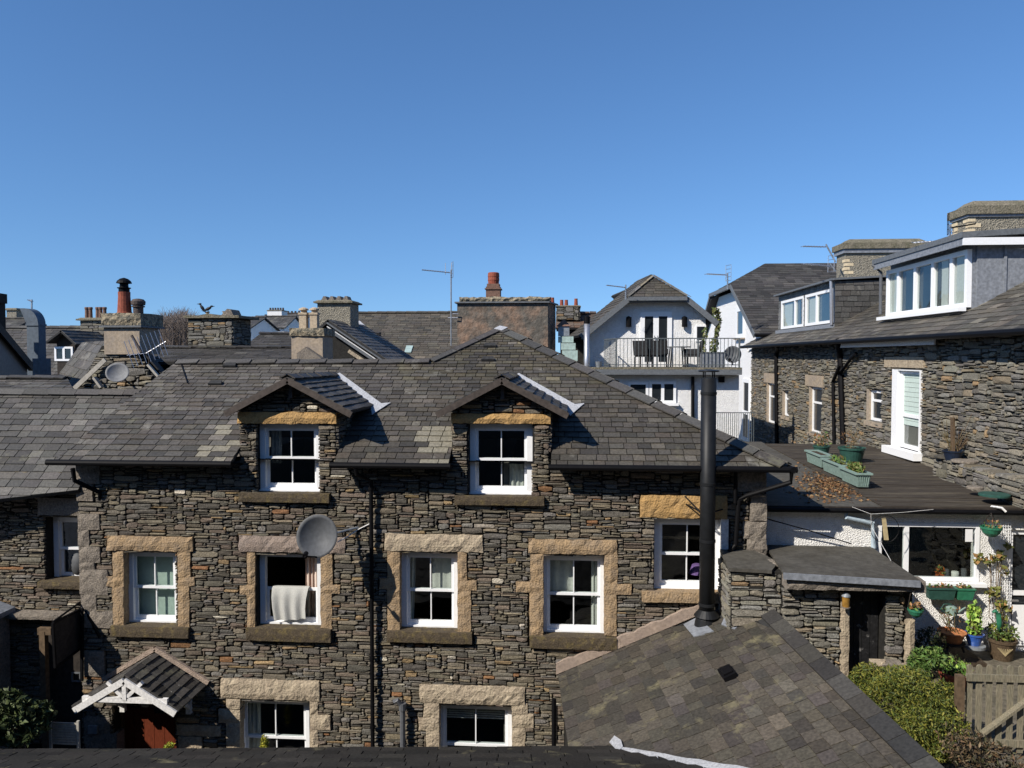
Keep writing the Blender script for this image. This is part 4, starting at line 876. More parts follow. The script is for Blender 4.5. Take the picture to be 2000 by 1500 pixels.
w1 = win(dm, (XD+.1, b, z0), UX, UZ, b-a, z1-z0, cols=(.17, .40, .62, .83), t=.12, dp=.12, pane='glass')
k = M(); k.box(XD+.214, XD+.218, a+.05, b-.05, z0+.03, z1-.03); k.build('room_panel', 'darkglass', w1)
for f0, f1 in ((.03, .13), (.70, .77), (.86, .97)):
    k = M(); k.box(XD+.18, XD+.20, b-(b-a)*f1, b-(b-a)*f0, z0+.1, z1-.1); k.build('curtain', 'curtain', w1)
k = M(); k.box(XD-.14, XD+.05, a-.1, b+.1, z0-.1, z0-.0); k.build('sill', 'white', dm)
k = M(); k.tube([(XD-.2, b+.3, dz), (XD-.02, b+.1, dz-.25), (XD-.02, b+.1, z0+.1)], .05, 8); k.build('downpipe', 'plasticgrey', dm)
# second dormer, slate hung
XE = 9.9
a2, b2 = Px(1628, 600, XE)[1], Px(1518, 600, XE)[1]; q0 = Px(1628, 627, XE)[2]; q1 = Px(1628, 548, XE)[2]
k = M(); k.box(XE+.18, 13.4, a2, b2, rrx(XE)-.3, q1); d2 = k.build('dormer', 'mortar', rh)
s = M(); slates(s, (XE+.04, a2-.02, rrx(XE)-.4), (1, 0, 0), (0, 0, 1), [[(0, 0), (3.4, 0), (3.4, q1-rrx(XE)+.38), (0, q1-rrx(XE)+.38)]], .2, .2, .28, .42, SLP, 221, lift=.02)
slates(s, (XE+.08, b2, q0-.2), UX, UZ, [[(0, q1-q0-.05), (b2-a2, q1-q0-.05), (b2-a2, q1-q0+.2), (0, q1-q0+.2)], [(0, 0), (.25, 0), (.25, q1-q0), (0, q1-q0)], [((b2-a2)*.46, 0), ((b2-a2)*.54, 0), ((b2-a2)*.54, q1-q0), ((b2-a2)*.46, q1-q0)]], .2, .2, .28, .42, [((.2, .2, .19), 1)], 222, lift=.02); s.build('hung_slates', 'slate', d2)
k = M(); k.prism([(XE-.15, a2-.15, q1), (XE-.15, b2+.1, q1), (13.6, b2+.1, q1+.2), (13.6, a2-.15, q1+.2)], (0, 0, .07)); k.build('dormer_roof', 'bargegrey', d2)
for f0, f1, cc in ((.06, .50, .62), (.53, .97, .42)):
    p = b2-(b2-a2)*f0; W = (b2-a2)*(f1-f0); w_ = win(d2, (XE+.05, p, q0-.05), UX, UZ, W, (q1-q0)*.86, cols=(cc,), t=.11, dp=.12, pane='glass')
    k = M(); k.box(XE+.163, XE+.167, p-W+.05, p-.05, q0, q0+(q1-q0)*.8); k.build('room_panel', 'darkglass', w_)
    k = M(); k.box(XE+.135, XE+.15, p-W*.45, p-W*.1, q0+.06, q0+(q1-q0)*.72); k.build('curtain', 'curtain', w_)
k = M(); k.box(XE-.08, XE+.06, a2, b2, q0-.25, q0-.1); k.build('sill', 'leadgrey', d2)
k = M(); k.tube([(XE-.1, a2+.02, q1-.02), (XE-.06, a2+.02, rrx(XE)+.1)], .06, 8); k.build('downpipe', 'alu', d2)
# chimneys of the terrace
def brickquoin(par, x, y, z0, z1):
    k = M(); z = z0; i = 0
    while z < z1-.1:
        w_ = .16 if i % 2 else .3; k.box(x-.012, x+w_, y-.012, y+.1, z, z+.105); k.box(x-.012, x+.1, y+.101, y+(.16 if not i % 2 else .3), z, z+.105); z += .15; i += 1
    k.build('brick_quoins', 'yellowbrick', par)
ya = 21.5; l = Py(1893, 430, ya); c0 = stack(rh, l[0], l[0]+4.5, ya, ya+.9, 10.5, Py(1900, 419, ya)[2], 'greycast', cap=(.1, .4, 'moss'), dome=.2)
brickquoin(c0, l[0], ya, Py(1893, 466, ya)[2], Py(1893, 414, ya)[2]); brickquoin(c0, l[0]-.004, ya+.62, Py(1893, 466, ya)[2], Py(1893, 414, ya)[2])
k = M(); k.box(l[0]-.05, l[0]+4.55, ya-.05, ya+.95, Py(1900, 424, ya)[2], Py(1900, 414, ya)[2]); k.build('collar', 'leadgrey', c0)
yb = 30.0; l2 = Py(1651, 520, yb); r2_ = Py(1812, 500, yb); c1_ = stack(rh, l2[0], r2_[0], yb, yb+.95, 10.3, Py(1700, 486, yb)[2], 'greycast', cap=(.14, .4, 'moss'), dome=.22)
k = M(); k.box(l2[0]-.08, r2_[0]+.08, yb-.08, yb+1.03, Py(1700, 494, yb)[2], Py(1700, 485, yb)[2]); k.build('collar', 'leadgrey', c1_)
brickquoin(c1_, l2[0], yb, Py(1651, 535, yb)[2], Py(1651, 500, yb)[2])
# ================================================================== white house with balcony
wh = thing('white_house', (3.5, 30, 0), 'white roughcast house with a half-hipped gable, glazed doors and a railed balcony', 'house')
YG = 29.0; G = lambda x, y, Y=YG: Py(x, y, Y)
gl, gr = G(1150, 660)[0], G(1378, 660)[0]
hl_, hr_ = G(1225, 581), G(1338, 581); el, er = G(1135, 655), G(1392, 628); apz = G(1262, 541, YG+2.2); hz_ = (hl_[2]+hr_[2])/2
dk = G(1300, 716)[2]
zl = el[2]; zr = hz_-(gr-hr_[0])*(hz_-zl)/(hl_[0]-el[0])
k = M(); k.prism([(gl, YG, 3), (gr, YG, 3), (gr, YG, zr-.05), (hr_[0]+.1, YG, hz_-.18), (hl_[0]-.05, YG, hz_-.18), (gl, YG, hz_-(hl_[0]-gl)*(hz_-zl)/(hl_[0]-el[0])-.15)], (0, 9, 0)); whw = k.build('wall', 'roughcast', wh)
sl2 = (hz_-zl)/(hl_[0]-el[0]); an = math.atan(sl2); yo = YG-.45; cx_ = (hl_[0]+hr_[0])/2; tz_ = hz_+(cx_-hl_[0])*sl2; yr = YG+(tz_-hz_)/math.tan(an)*.9
EL = .6
for sg in (-1, 1):
    xe = el[0] if sg < 0 else gr+.35; ze = hz_-abs(xe-(hl_[0] if sg < 0 else hr_[0]))*sl2; xh = hl_[0] if sg < 0 else hr_[0]
    E0, H0, AP = A(xe, yo, ze), A(xh, yo, hz_), A(cx_, yr, tz_); dr = nrm((-.13, 1, 0))
    n_ = nrm(np.cross(H0-E0, dr)); n_ = n_ if n_[2] > 0 else -n_; u = dr*sg; v = np.cross(n_, u)
    if v[2] < 0: u = -u; v = -v
    AP = AP-n_*((AP-E0)@n_); f_ = lambda q: (float((q-E0)@u), float((q-E0)@v))
    slate_roof(wh, E0, u, v, [[f_(E0), f_(E0+dr*(4.2 if sg < 0 else 9)), f_(AP+dr*(2.4 if sg < 0 else 8)), f_(AP), f_(H0)]], 'oldslate', SLO, 231+sg, .24, .2, .3, .5)
    k = M(); k.bar((xe, yo-.02, ze-.1), (xh, yo-.02, hz_-.1), .05, .2, up=(-sg*sl2, 0, 1)); k.prism([(xe, yo, ze-.13), (xh, yo, hz_-.13), (xh, YG, hz_-.13), (xe, YG, ze-.13)], (0, 0, -.03)); k.build('bargeboard', 'bargegrey', wh)
ah = math.atan2(tz_-hz_, yr-yo); hv = math.hypot(tz_-hz_, yr-yo)
hr2 = slate_roof(wh, (0, yo, hz_), (1, 0, 0), (0, math.cos(ah), math.sin(ah)), [[(hl_[0], 0), (hr_[0], 0), (cx_, hv)]], 'oldslate', SLO, 235, .22, .18, .25, .45, name='hip_roof')
k = M(); ridge(k, (hl_[0], yo, hz_+.03), (cx_, yr, tz_+.05), (0, -1, -.5), (-1, 0, -.6), .16, .5, .03, PALG, 3); ridge(k, (hr_[0], yo, hz_+.03), (cx_, yr, tz_+.05), (0, -1, -.5), (1, 0, -.6), .16, .5, .03, PALG, 4); k.build('hip_stones', 'slate', hr2)
k = M(); k.bar((hl_[0], yo-.05, hz_-.08), (hr_[0], yo-.05, hz_-.08), .12, .14); k.box(hl_[0], hr_[0], yo, YG, hz_-.2, hz_-.16); k.build('gutter', 'bargegrey', wh)
# french doors, lamps
fd_ = prect(1250, 1312, 609, 714, YG-.02); W = fd_[1]-fd_[0]
fdo = win(wh, (fd_[0], YG-.06, dk), (1, 0, 0), (0, 0, 1), W, fd_[3]-dk, cols=(.5,), t=.17, dp=.058, name='french_doors')
for f in (.45, .55): k = M(); k.bar((fd_[0]+W*f, YG-.11, dk+1.0), (fd_[0]+W*f, YG-.11, dk+1.15), .03); k.build('handle', 'alu', fdo)
for px in (1228, 1337):
    p = G(px, 628, YG-.12); k = M(); k.lathe(p+A(0, 0, -.2), [(.10, 0), (.10, .36), (.02, .40)], 10); k.box(p[0]-.03, p[0]+.03, YG-.1, YG-.001, p[2]-.05, p[2]+.05); k.build('wall_lamp', 'black', wh)
win(wh, (G(1358, 667)[0], YG-.05, G(1358, 667)[2]), (1, 0, 0), (0, 0, 1), .38, .6, t=.05, dp=.048)
# lower storey with the balcony on top
YB = 27.2; lx0, lx1 = Py(1165, 760, YB)[0], Py(1449, 760, YB)[0]; bz = Py(1300, 716, YB-.4)[2]
k = M(); k.box(lx0, lx1-.1, YB, YG-.02, 2, bz-.3); k.build('lower_wall', 'roughcast', wh)
k = M(); k.box(lx0-.7, lx1-.1, YB-.45, YG-.01, bz-.28, bz-.1); dkk = k.build('balcony_deck', 'bargegrey', wh)
k = M(); k.box(lx0-.7, lx1-.1, YB-.44, YG-.02, bz-.098, bz-.03); k.build('mossy_surface', 'moss', dkk)
k = M(); yR = YB-.38; rzt = Py(1300, 661, yR)[2]; rx0, rx1 = Py(1204, 690, yR)[0], Py(1444, 690, yR)[0]; xl = Py(1181, 690, YG-.9)[0]
k.bar((rx0, yR, rzt), (rx1, yR, rzt), .035); k.bar((rx0, yR, bz+.06), (rx1, yR, bz+.06), .03)
n = 33
for i in range(n+1):
    x = rx0+(rx1-rx0)*i/n; t = .05 if i % 11 == 0 else .018; k.bar((x, yR, bz-.05), (x, yR, rzt), t)
k.bar((rx0, yR, rzt), (xl, YG-.5, rzt), .035); k.bar((rx0, yR, bz+.06), (xl, YG-.5, bz+.06), .03)
for i in range(14): f = i/13; k.bar((rx0+(xl-rx0)*f, yR+(YG-.5-yR)*f, bz-.03), (rx0+(xl-rx0)*f, yR+(YG-.5-yR)*f, rzt), .018)
k.build('railing', 'rail', dkk)
lw1 = prect(1226, 1266, 746, 800, YB); win(wh, (lw1[0], YB-.06, Py(1260, 800, YB)[2]), (1, 0, 0), (0, 0, 1), lw1[1]-lw1[0], lw1[3]-lw1[2], t=.09, dp=.058)
lw2 = prect(1268, 1320, 745, 787, YB); win(wh, (lw2[0], YB-.06, lw2[2]), (1, 0, 0), (0, 0, 1), lw2[1]-lw2[0], lw2[3]-lw2[2], cols=(.5,), t=.09, dp=.058, sill='white')
k = M(); p = Py(1353, 735, YB-.1); k.tube([p, Py(1353, 830, YB-.1)], .06, 8); k.build('downpipe', 'black', wh)
k = M(); p = Py(1409, 741, YB-.05); k.box(p[0]-.1, p[0]+.1, YB-.1, YB-.001, p[2]-.1, p[2]+.1); k.build('wall_vent', 'black', wh)
# ================================================================== second white house, gable facing left
w2 = thing('white_house', (13, 46, 0), 'white house side-on behind the balcony with a dark slate roof and half-hip', 'house')
SC = 1.2; XH = 8.0*SC; y1_, y2_ = 32*SC, 45*SC; ym_ = (y1_+y2_)/2; zi = lambda v: 9+v*SC
ez2 = zi(1.05); hzz = zi(3.33); tz2 = zi(4.55); hy1, hy2 = 36.4*SC, 41.4*SC; xr2 = XH+1.7*SC
k = M(); k.prism([(XH, y1_+.3, 2), (XH, y2_-.3, 2), (XH, y2_-.3, ez2), (XH, hy2, hzz-.25), (XH, hy1, hzz-.25), (XH, y1_+.3, ez2)], (9, 0, 0)); w2w = k.build('wall', 'roughcast', w2)
pp = math.atan2(tz2-ez2, ym_-y1_); xo = XH-.45
for sg in (1, -1):
    yb_ = y1_-.3 if sg > 0 else y2_+.3; zb_ = ez2-.15; o = A(0, yb_, zb_); v = A(0, sg*math.cos(pp), math.sin(pp)); u = A(sg, 0, 0)
    hv1 = math.hypot((hy1 if sg > 0 else hy2)-yb_, hzz-zb_); tv1 = math.hypot(ym_-yb_, tz2-zb_)
    slate_roof(w2, o, u, v, [[(xo*sg, 0), (26*sg, 0), (26*sg, tv1), (xr2*sg, tv1), (xo*sg, hv1)]], 'darkslate', SLD, 241+sg, .3, .26, .35, .6)
    k = M(); yh = hy1 if sg > 0 else hy2; k.bar((xo-.02, yb_, zb_-.08), (xo-.02, yh, hzz-.08), .05, .24, up=(0, -sg*.5, 1)); k.prism([(xo, yb_, zb_-.12), (xo, yh, hzz-.12), (XH, yh, hzz-.12), (XH, yb_, zb_-.12)], (0, 0, -.03)); k.build('bargeboard', 'bargegrey', w2)
ah = math.atan2(tz2-hzz, xr2-xo); hv = math.hypot(tz2-hzz, xr2-xo)
slate_roof(w2, (xo, 0, hzz), (0, -1, 0), (math.cos(ah), 0, math.sin(ah)), [[(-hy2, 0), (-hy1, 0), (-ym_, hv)]], 'oldslate', SLO, 245, .25, .2, .3, .5, name='hip_roof')
k = M(); k.bar((xo-.05, hy1, hzz-.1), (xo-.05, hy2, hzz-.1), .14, .2); k.build('gutter', 'bargegrey', w2)
k = M(); k.tube([(xo, y1_-.38, ez2-.2), (26, y1_-.38, ez2-.2)], .08, 8); k.build('gutter', 'black', w2)
r = pxr(1440, 1455, 600, 660, XH); win(w2, (XH-.08, r[1], r[2]), UX, UZ, r[1]-r[0], r[3]-r[2], t=.22, dp=.078, sill='cement')
r = pxr(1452, 1466, 740, 862, XH); win(w2, (XH-.08, r[1], r[2]), UX, UZ, r[1]-r[0], r[3]-r[2], rows=(.46,), t=.2, dp=.078, name='door', sill='cement')
k = M(); p = Px(1474, 682, XH-.1); q = Px(1476, 862, XH-.1); k.tube([p, q], .09, 8); k.tube([Px(1458, 676, XH-.4), Px(1462, 686, XH-.3), p], .07, 8); k.build('downpipe', 'dirtywhite', w2)
k = M(); yq = 26.4; zt4, zb4 = Py(1440, 806, yq)[2], Py(1440, 880, yq)[2]; x0, x1 = Py(1398, 830, yq)[0], Py(1472, 830, yq)[0]
for i in range(19): x = x0+(x1-x0)*i/18; k.bar((x, yq, zb4), (x, yq, zt4), .018)
k.bar((x0, yq, zt4), (x1, yq, zt4), .03); single_ = k.build('iron_railing', 'rail'); tag(single_, 'low grey iron railing in front of the lower white wall left of the stone terrace', 'railing')
# ================================================================== roofs and chimneys behind the cottage
def gable_house(name, loc, label, front, m='slate', pal=SLP, seed=1, cat='house', wallm='mortar', e=(.26, .2)):
    """house with ridge along x: front=(x0,x1,y_eave,z_eave,y_ridge,z_ridge)"""
    x0, x1, ye, ze, yr, zr = front; t = thing(name, loc, label, cat)
    p = math.atan2(zr-ze, yr-ye); L = math.hypot(zr-ze, yr-ye); v = A(0, math.cos(p), math.sin(p))
    o = slate_roof(t, (0, ye, ze), (1, 0, 0), v, [[(x0, 0), (x1, 0), (x1, L), (x0, L)]], m, pal, seed, e[0], e[1], .3, .55)
    k = M(); k.prism([(x0, yr, zr-.05), (x1, yr, zr-.05), (x1, 2*yr-ye, ze), (x0, 2*yr-ye, ze)], (0, 0, -.06)); k.build('roof_slope', 'darkslate' if 0 else 'under', o)
    k = M(); ridge(k, (x0, yr, zr+.02), (x1, yr, zr+.02), (0, -math.cos(p), -math.sin(p)), (0, math.cos(p), -math.sin(p)), .18, .5, .04, pal, seed+1); k.build('ridge_stones', 'slate', o)
    k = M(); k.prism([(x0+.2, ye+.25, 0), (x0+.2, 2*yr-ye-.25, 0), (x0+.2, 2*yr-ye-.25, ze), (x0+.2, yr, zr-.15), (x0+.2, ye+.25, ze)], (x1-x0-.4, 0, 0)); k.build('wall', wallm, t)
    return t, o
def px2(x, y, Y): p = Py(x, y, Y); return p
# --- turned house whose chimney gable looks over the left ridge
ta = thing('stone_house', (-11.5, 20, 0), 'small house with a rendered chimney over its stone gable, red pot with black cowl', 'house')
yA = 20.0; q = lambda x, y, Y=yA: Py(x, y, Y)
gx0, gx1, gzb, gza = q(140, 765)[0], q(322, 765)[0], q(230, 775)[2], q(235, 690)[2]; gc = (gx0+gx1)/2
k = M(); k.prism([(gx0, yA+.1, 4), (gx1, yA+.1, 4), (gx1, yA+.1, gzb), (gc+.5, yA+.1, gza+.2), (gc-.5, yA+.1, gza+.2), (gx0, yA+.1, gzb)], (-1.6, 3, 0)); taw = k.build('wall', 'mortar', ta)
s = M(); sl3 = (gza+.2-gzb)/(gc-.5-gx0)
stones(s, (gx0, yA+.08, gzb-1.2), (1, 0, 0), (0, 0, 1), gx1-gx0, 2.6, inside=lambda x, y: y-1.2+gzb < gza+.1-max(0, abs(x+gx0-gc)-.5)*sl3, seed=301, cu=.09, cv=.055, depth=.08, pal=PALG); s.build('stonework', 'stone', taw)
vl = [q(112, 742, 21.3), q(158, 757, 19.9), q(207, 700, 20.2), q(207, 668, 22.5), q(160, 669, 23.8)]
# left slope of the turned roof: a plane through three points, slates clipped to its outline
ua = nrm(vl[0]-vl[1]); na = nrm(np.cross(vl[1]-vl[0], vl[2]-vl[0])); na = na if na[2] > 0 else -na; va = np.cross(na, ua)
if va[2] < 0: ua = -ua; va = -va
pl3 = (vl[1], na); out = [hit(pl3, x, y) for x, y in ((108, 742), (150, 759), (207, 703), (207, 666), (160, 669))]
slate_roof(ta, vl[1], ua, va, [[(float((p-vl[1])@ua), float((p-vl[1])@va)) for p in out]], 'slate', SLP, 303, .3, .26, .35, .5)
k = M(); p0, p1 = hit(pl3, 149, 760)+A(.03, -.12, .02), hit(pl3, 209, 706)+A(.03, -.12, .05); k.bar(p0, p1, .05, .12, up=(0, 0, 1)); k.build('bargeboard', 'chairslat', ta)
k = M(); k.bar(q(289, 712, 19.8), q(311, 737, 19.8), .06, .09, up=(0, -1, 0)); k.build('bargeboard', 'chairslat', ta)
k = M(); k.bar(q(184, 737, 19.85), q(199, 757, 19.85), .06, .14, up=(0, -1, 0)); k.build('timber_strut', 'chairslat', ta)
k = M(); k.prism([(gc+.45, yA+.05, gza+.25), (gx1+.25, yA+.05, gzb+.2), (gx1-1.3, yA+3.2, gzb+.2), (gc-1.1, yA+3.2, gza+.25)], (0, 0, .06)); k.build('right_slope' if 0 else 'roof_slope', 'darkslate' if 0 else 'under', ta)
cx0, cx1 = q(205, 640)[0], q(274, 640)[0]; cz0, cz1 = q(240, 692)[2], q(240, 636)[2]
ch = stack(ta, cx0, cx1, yA-.05, yA+1.0, cz0, cz1, 'cement', cap=None)
k = M(); k.rough(cx0-.05, cx1+.06, yA-.1, yA+1.08, cz1+.003, q(240, 612)[2], .04, .12, 5); k.build('chimney_cap', 'lichencap', ch)
k = M(); k.box(cx0-.09, cx1+.09, yA-.13, yA+1.09, cz1-.05, cz1+.0); k.build('collar', 'bargegrey', ch)
zc = q(240, 611)[2]
pot(ch, q(243, 600, yA+.35)[0], yA+.35, zc-.03, .185, q(242, 566)[2]-zc, 'terra', crown=False, cowl='black')
pt = q(272, 600, yA+.45); k = M(); k.lathe((pt[0], yA+.4, zc-.03), [(.13, 0), (.13, .2), (.17, .21), (.17, .24), (.12, .25), (.18, .27), (.19, .36), (.14, .42), (.05, .44)], 16); k.build('chimney_pot', 'rustcap', ch)
# --- whitewashed house at the left edge with dark chimney
tb_ = thing('whitewashed_house', (-16.5, 21, 0), 'whitewashed gable, shade put into its grey colour, with a dark roof edge and chimney at the left border', 'house')
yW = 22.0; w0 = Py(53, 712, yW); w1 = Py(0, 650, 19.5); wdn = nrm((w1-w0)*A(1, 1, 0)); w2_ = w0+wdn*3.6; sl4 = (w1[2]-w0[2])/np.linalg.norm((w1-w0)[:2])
k = M(); k.prism([w0-A(0, 0, 5), w2_*A(1, 1, 0)+A(0, 0, 4), w2_*A(1, 1, 0)+A(0, 0, w0[2]+3.2*sl4), w0+wdn*3.2+A(0, 0, 3.2*sl4), w0], (-.4, .3, 0)); k.build('wall', 'bargegrey', tb_)  # whitewash given a dark grey, its shade put into the colour
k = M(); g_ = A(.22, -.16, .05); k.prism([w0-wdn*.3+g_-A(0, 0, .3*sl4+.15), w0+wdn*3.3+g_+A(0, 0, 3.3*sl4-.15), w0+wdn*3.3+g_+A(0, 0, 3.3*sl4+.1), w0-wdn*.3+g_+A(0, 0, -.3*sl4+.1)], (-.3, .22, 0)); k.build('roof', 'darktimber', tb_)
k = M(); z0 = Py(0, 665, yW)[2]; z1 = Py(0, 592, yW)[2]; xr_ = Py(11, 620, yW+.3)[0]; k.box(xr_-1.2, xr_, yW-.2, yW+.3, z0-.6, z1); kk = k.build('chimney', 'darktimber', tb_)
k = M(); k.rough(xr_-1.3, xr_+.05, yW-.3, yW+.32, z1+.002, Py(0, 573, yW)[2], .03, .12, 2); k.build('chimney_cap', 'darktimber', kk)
# --- galvanised extractor duct
du = thing('extractor_duct', Py(70, 735, 23.5), 'tall grey sheet-metal extractor duct with a curved hood', 'duct')
yD = 23.5; D_ = lambda x, y, Y=yD: Py(x, y, Y); x0, x1 = D_(53, 680)[0], D_(90, 680, yD+.35)[0]; zt_ = D_(70, 633)[2]; r_ = (x1-x0)
k = M(); k.box(x0, x1, yD, yD+.35, D_(70, 745)[2]-2, zt_); sh_ = k.build('shaft', 'duct', du)
k = M(); k.box(x0-.12, x1+.12, yD-.1, yD+.4, D_(70, 745)[2]-2, D_(70, 700)[2]); k.build('base_box', 'duct', du)
k = M(); k.box(x0-.02, x1+.02, yD-.03, yD+.38, zt_-.05, zt_+.01); k.build('collar', 'duct', du)
pts = []; xl_ = D_(39, 602)[0]; zh = D_(60, 602)[2]; R_ = zh-zt_
for i in range(9): an_ = math.pi/2*i/8; pts.append((x1-R_*.9+R_*.9*math.cos(an_), zt_+R_*math.sin(an_)))
prof = [(x0, zt_+.011)]+[(x1, zt_+.011)]+pts[1:]+[(xl_, zh), (x0-.02, zt_+.06)]
k = M(); k.prism([(a, yD-.01, b) for a, b in prof], (0, .37, 0)); k.build('hood', 'duct', du)
# --- houses further back on the left
t1, o1_ = gable_house('stone_house', (-21, 36, 0), 'distant slate roofed house with a small gabled dormer behind the duct', (Py(-60, 700, 36)[0], Py(188, 690, 36)[0], 34, Py(100, 690, 34)[2]-1, 37, Py(100, 639, 37)[2]), seed=311)
d0 = Py(150, 700, 33); k = M(); a_, b_, c_ = Py(97, 668, 33), Py(157, 672, 33), Py(127, 645, 33)
k.prism([(a_[0]+.3, 33.05, d0[2]-1), (b_[0]-.3, 33.05, d0[2]-1), (b_[0]-.3, 33.05, b_[2]), (c_[0], 33.05, c_[2]-.1), (a_[0]+.3, 33.05, a_[2])], (0, 4, 0)); dm_ = k.build('dormer', 'darktimber', t1)
for sg, e_ in ((-1, a_), (1, b_)):
    hw = math.hypot(e_[0]-c_[0], e_[2]-c_[2]); ca = abs(e_[0]-c_[0])/hw; sa = (c_[2]-e_[2])/hw
    slate_roof(dm_ if 0 else t1, A(e_[0], 0, e_[2]), A(0, sg, 0), A(-sg*ca, 0, sa), [[(32.7*sg, 0), (37*sg, 0), (37*sg, hw), (32.7*sg, hw)]], 'slate', SLP, 315+sg, .25, .2, .3, .5, name='dormer_roof')
r = prect(106, 142, 677, 705, 33); win(dm_, (r[0], 33.0, r[2]), (1, 0, 0), (0, 0, 1), r[1]-r[0], r[3]-r[2], cols=(.5,), t=.09, dp=.06)
yS_ = 35.5; s0, s1 = Py(157, 630, yS_), Py(207, 630, yS_); st5 = stack(t1, s0[0], s1[0], yS_, yS_+1.2, Py(180, 672, yS_)[2], Py(180, 626, yS_)[2], 'mortar', rub=PALG, seed=321, cap=(.14, .14, 'moss'))
zz = Py(180, 624, yS_)[2]
for x in (167, 174.5, 188, 194, 202): pot(st5, Py(x, 610, yS_+.3)[0], yS_+.4, zz, .095, .62, 'brownpot')
t2, o2_ = gable_house('stone_house', (-24, 48, 0), 'far slate roof with a pale chimney just right of the left edge', (Py(-30, 640, 48)[0], Py(45, 640, 48)[0], 46, Py(20, 655, 46)[2], 49, Py(20, 622, 49)[2]), seed=331)
stack(t2, Py(13, 615, 49)[0], Py(32, 615, 49)[0], 49, 50, Py(20, 640, 49)[2], Py(20, 606, 49)[2], 'greycast', cap=(.1, .15, 'moss'))
# --- long low roof with the broad stone chimney
yC = 25.5; t3, o3_ = gable_house('stone_house', (-6, 25, 0), 'house with a long rough slate ridge and a broad stone chimney with two crows', (Py(300, 690, 25)[0], Py(607, 690, 25)[0], 22.5, Py(450, 707, 22.5)[2], 25, Py(450, 680, 25)[2]), 'darkslate', SLD, 341)
s0, s1 = Py(373, 640, yC), Py(459, 640, yC); st6 = stack(t3, s0[0], s1[0], yC-.2, yC+1.3, Py(420, 690, yC)[2]-.4, Py(420, 622, yC)[2], 'mortar', rub=PALG, seed=345, cap=None)
zc3 = Py(420, 622, yC)[2]; k = M(); k.box(s0[0]-.1, s1[0]+.28, yC-.34, yC+1.4, zc3+.002, zc3+.09)
zc3 += .09; k.prism([(s0[0]+.3, yC-.2, zc3), (s0[0]+.7, yC-.2, zc3+.07), (s0[0]+1, yC-.2, zc3)], (0, 1, 0)); k.build('chimney_cap', 'moss', st6)
k = M(); p = Py(449, 600, yC); k.prism([(p[0]-.33, yC, zc3), (p[0]+.12, yC, zc3), (p[0]+.02, yC, zc3+.22), (p[0]-.1, yC, zc3+.24)], (0, .7, 0)); k.build('chimney_hood', 'quoin', st6)
for x, h in ((397, .16), (431, .17)): p = Py(x, 606, yC); k = M(); k.lathe((p[0], yC+.3, zc3), [(.05, 0), (.05, h*.6), (.09, h)], 10); k.build('chimney_pot', 'buffpot', st6)
t3b, o3b = gable_house('stone_house', (-6, 30, 0), 'dark slate roof filling the gap between the broad stone chimney and the twin-pot chimney', (Py(470, 680, 30)[0], Py(720, 680, 30)[0], 28.5, Py(550, 708, 28.5)[2], 32, Py(550, 652, 32)[2]), 'darkslate', SLD, 351)
# --- cream chimney with twin pots
yE = 22.5; s0, s1 = Py(569, 660, yE), Py(630, 660, yE); t4 = thing('chimney_stack', (s0[0], yE, 5), 'cream rendered chimney with twin capped square pots rising from the dark roof', 'chimney')
st7 = stack(t4, s0[0], s1[0], yE, yE+1, 7, Py(600, 656, yE)[2], 'cement', cap=None); zc4 = Py(600, 656, yE)[2]
k = M(); k.rough(s0[0]-.03, s1[0]+.06, yE-.05, yE+1.05, zc4+.002, Py(600, 641, yE)[2], .03, .1, 6); k.build('chimney_cap', 'lichencap', st7)
zc4 = Py(600, 641, yE)[2]
for x in (593, 614):
    p = Py(x, 620, yE+.3); k = M(); h = Py(x, 606, yE+.3)[2]-zc4; k.box(p[0]-.11, p[0]+.11, yE+.2, yE+.42, zc4-.02, zc4+h*.75); k.box(p[0]-.135, p[0]+.135, yE+.175, yE+.445, zc4+h*.751, zc4+h*.86); k.lathe((p[0], yE+.31, zc4+h*.861), [(.09, 0), (.09, h*.12), (.15, h*.14), (.14, h*.22), (.04, h*.3)], 14); k.build('chimney_pot', 'buffpot', st7)
k = M(); k.prism([Py(580, 690, 22.2), Py(596, 678, 22.2), Py(627, 699, 22.2), Py(627, 712, 22.2), Py(580, 712, 22.2)], (0, .3, 0)); k.build('gable_coping', 'quoin', t4)
# --- gable-on house with tall roughcast chimney
yH = 27.0; t5 = thing('stone_house', (-6, 28, 0), 'house with white-edged gable slope and tall roughcast chimney capped by slab hoods', 'house')
g0, g1 = Py(640, 624, yH), Py(765, 708, yH); g2 = Py(622, 640, yH)
k = M(); k.prism([(g2[0], yH+.2, 4), (g1[0], yH+.2, 4), (g1[0], yH+.2, g1[2]-.2), (g0[0], yH+.2, g0[2]-.2), (g2[0], yH+.2, g2[2]-.2)], (0, 3, 0)); k.build('wall', 'darkslate' if 0 else 'mortar', t5)
sd_ = nrm(g1-g0); L = np.linalg.norm(g1-g0)*1.1; up_ = -sd_
slate_roof(t5, g0+sd_*L, A(0, 1, 0), up_, [[(0, 0), (5, 0), (5, L), (0, L)]], 'slate', SLP, 361, .24, .2, .3, .5)
slate_roof(t5, g2, A(0, -1, 0), nrm(g0-g2), [[(-5, 0), (0, 0), (0, np.linalg.norm(g0-g2)), (-5, np.linalg.norm(g0-g2))]], 'slate', SLP, 362, .24, .2, .3, .5)
for dz, m_, wd_, oo in ((-.12, 'bargegrey', .05, 0), (-.25, 'dirtywhite', .03, .03), (-.33, 'bargegrey', .1, .06), (-.62, 'palestone', .12, .1)):
    k = M(); a = g0+A(0, -.1+oo, dz); b = a+sd_*L
    if dz == -.62: a = a+sd_*.9
    k.bar(a, b, .06, wd_, up=(0, 0, 1)); k.build('verge_board', m_, t5)
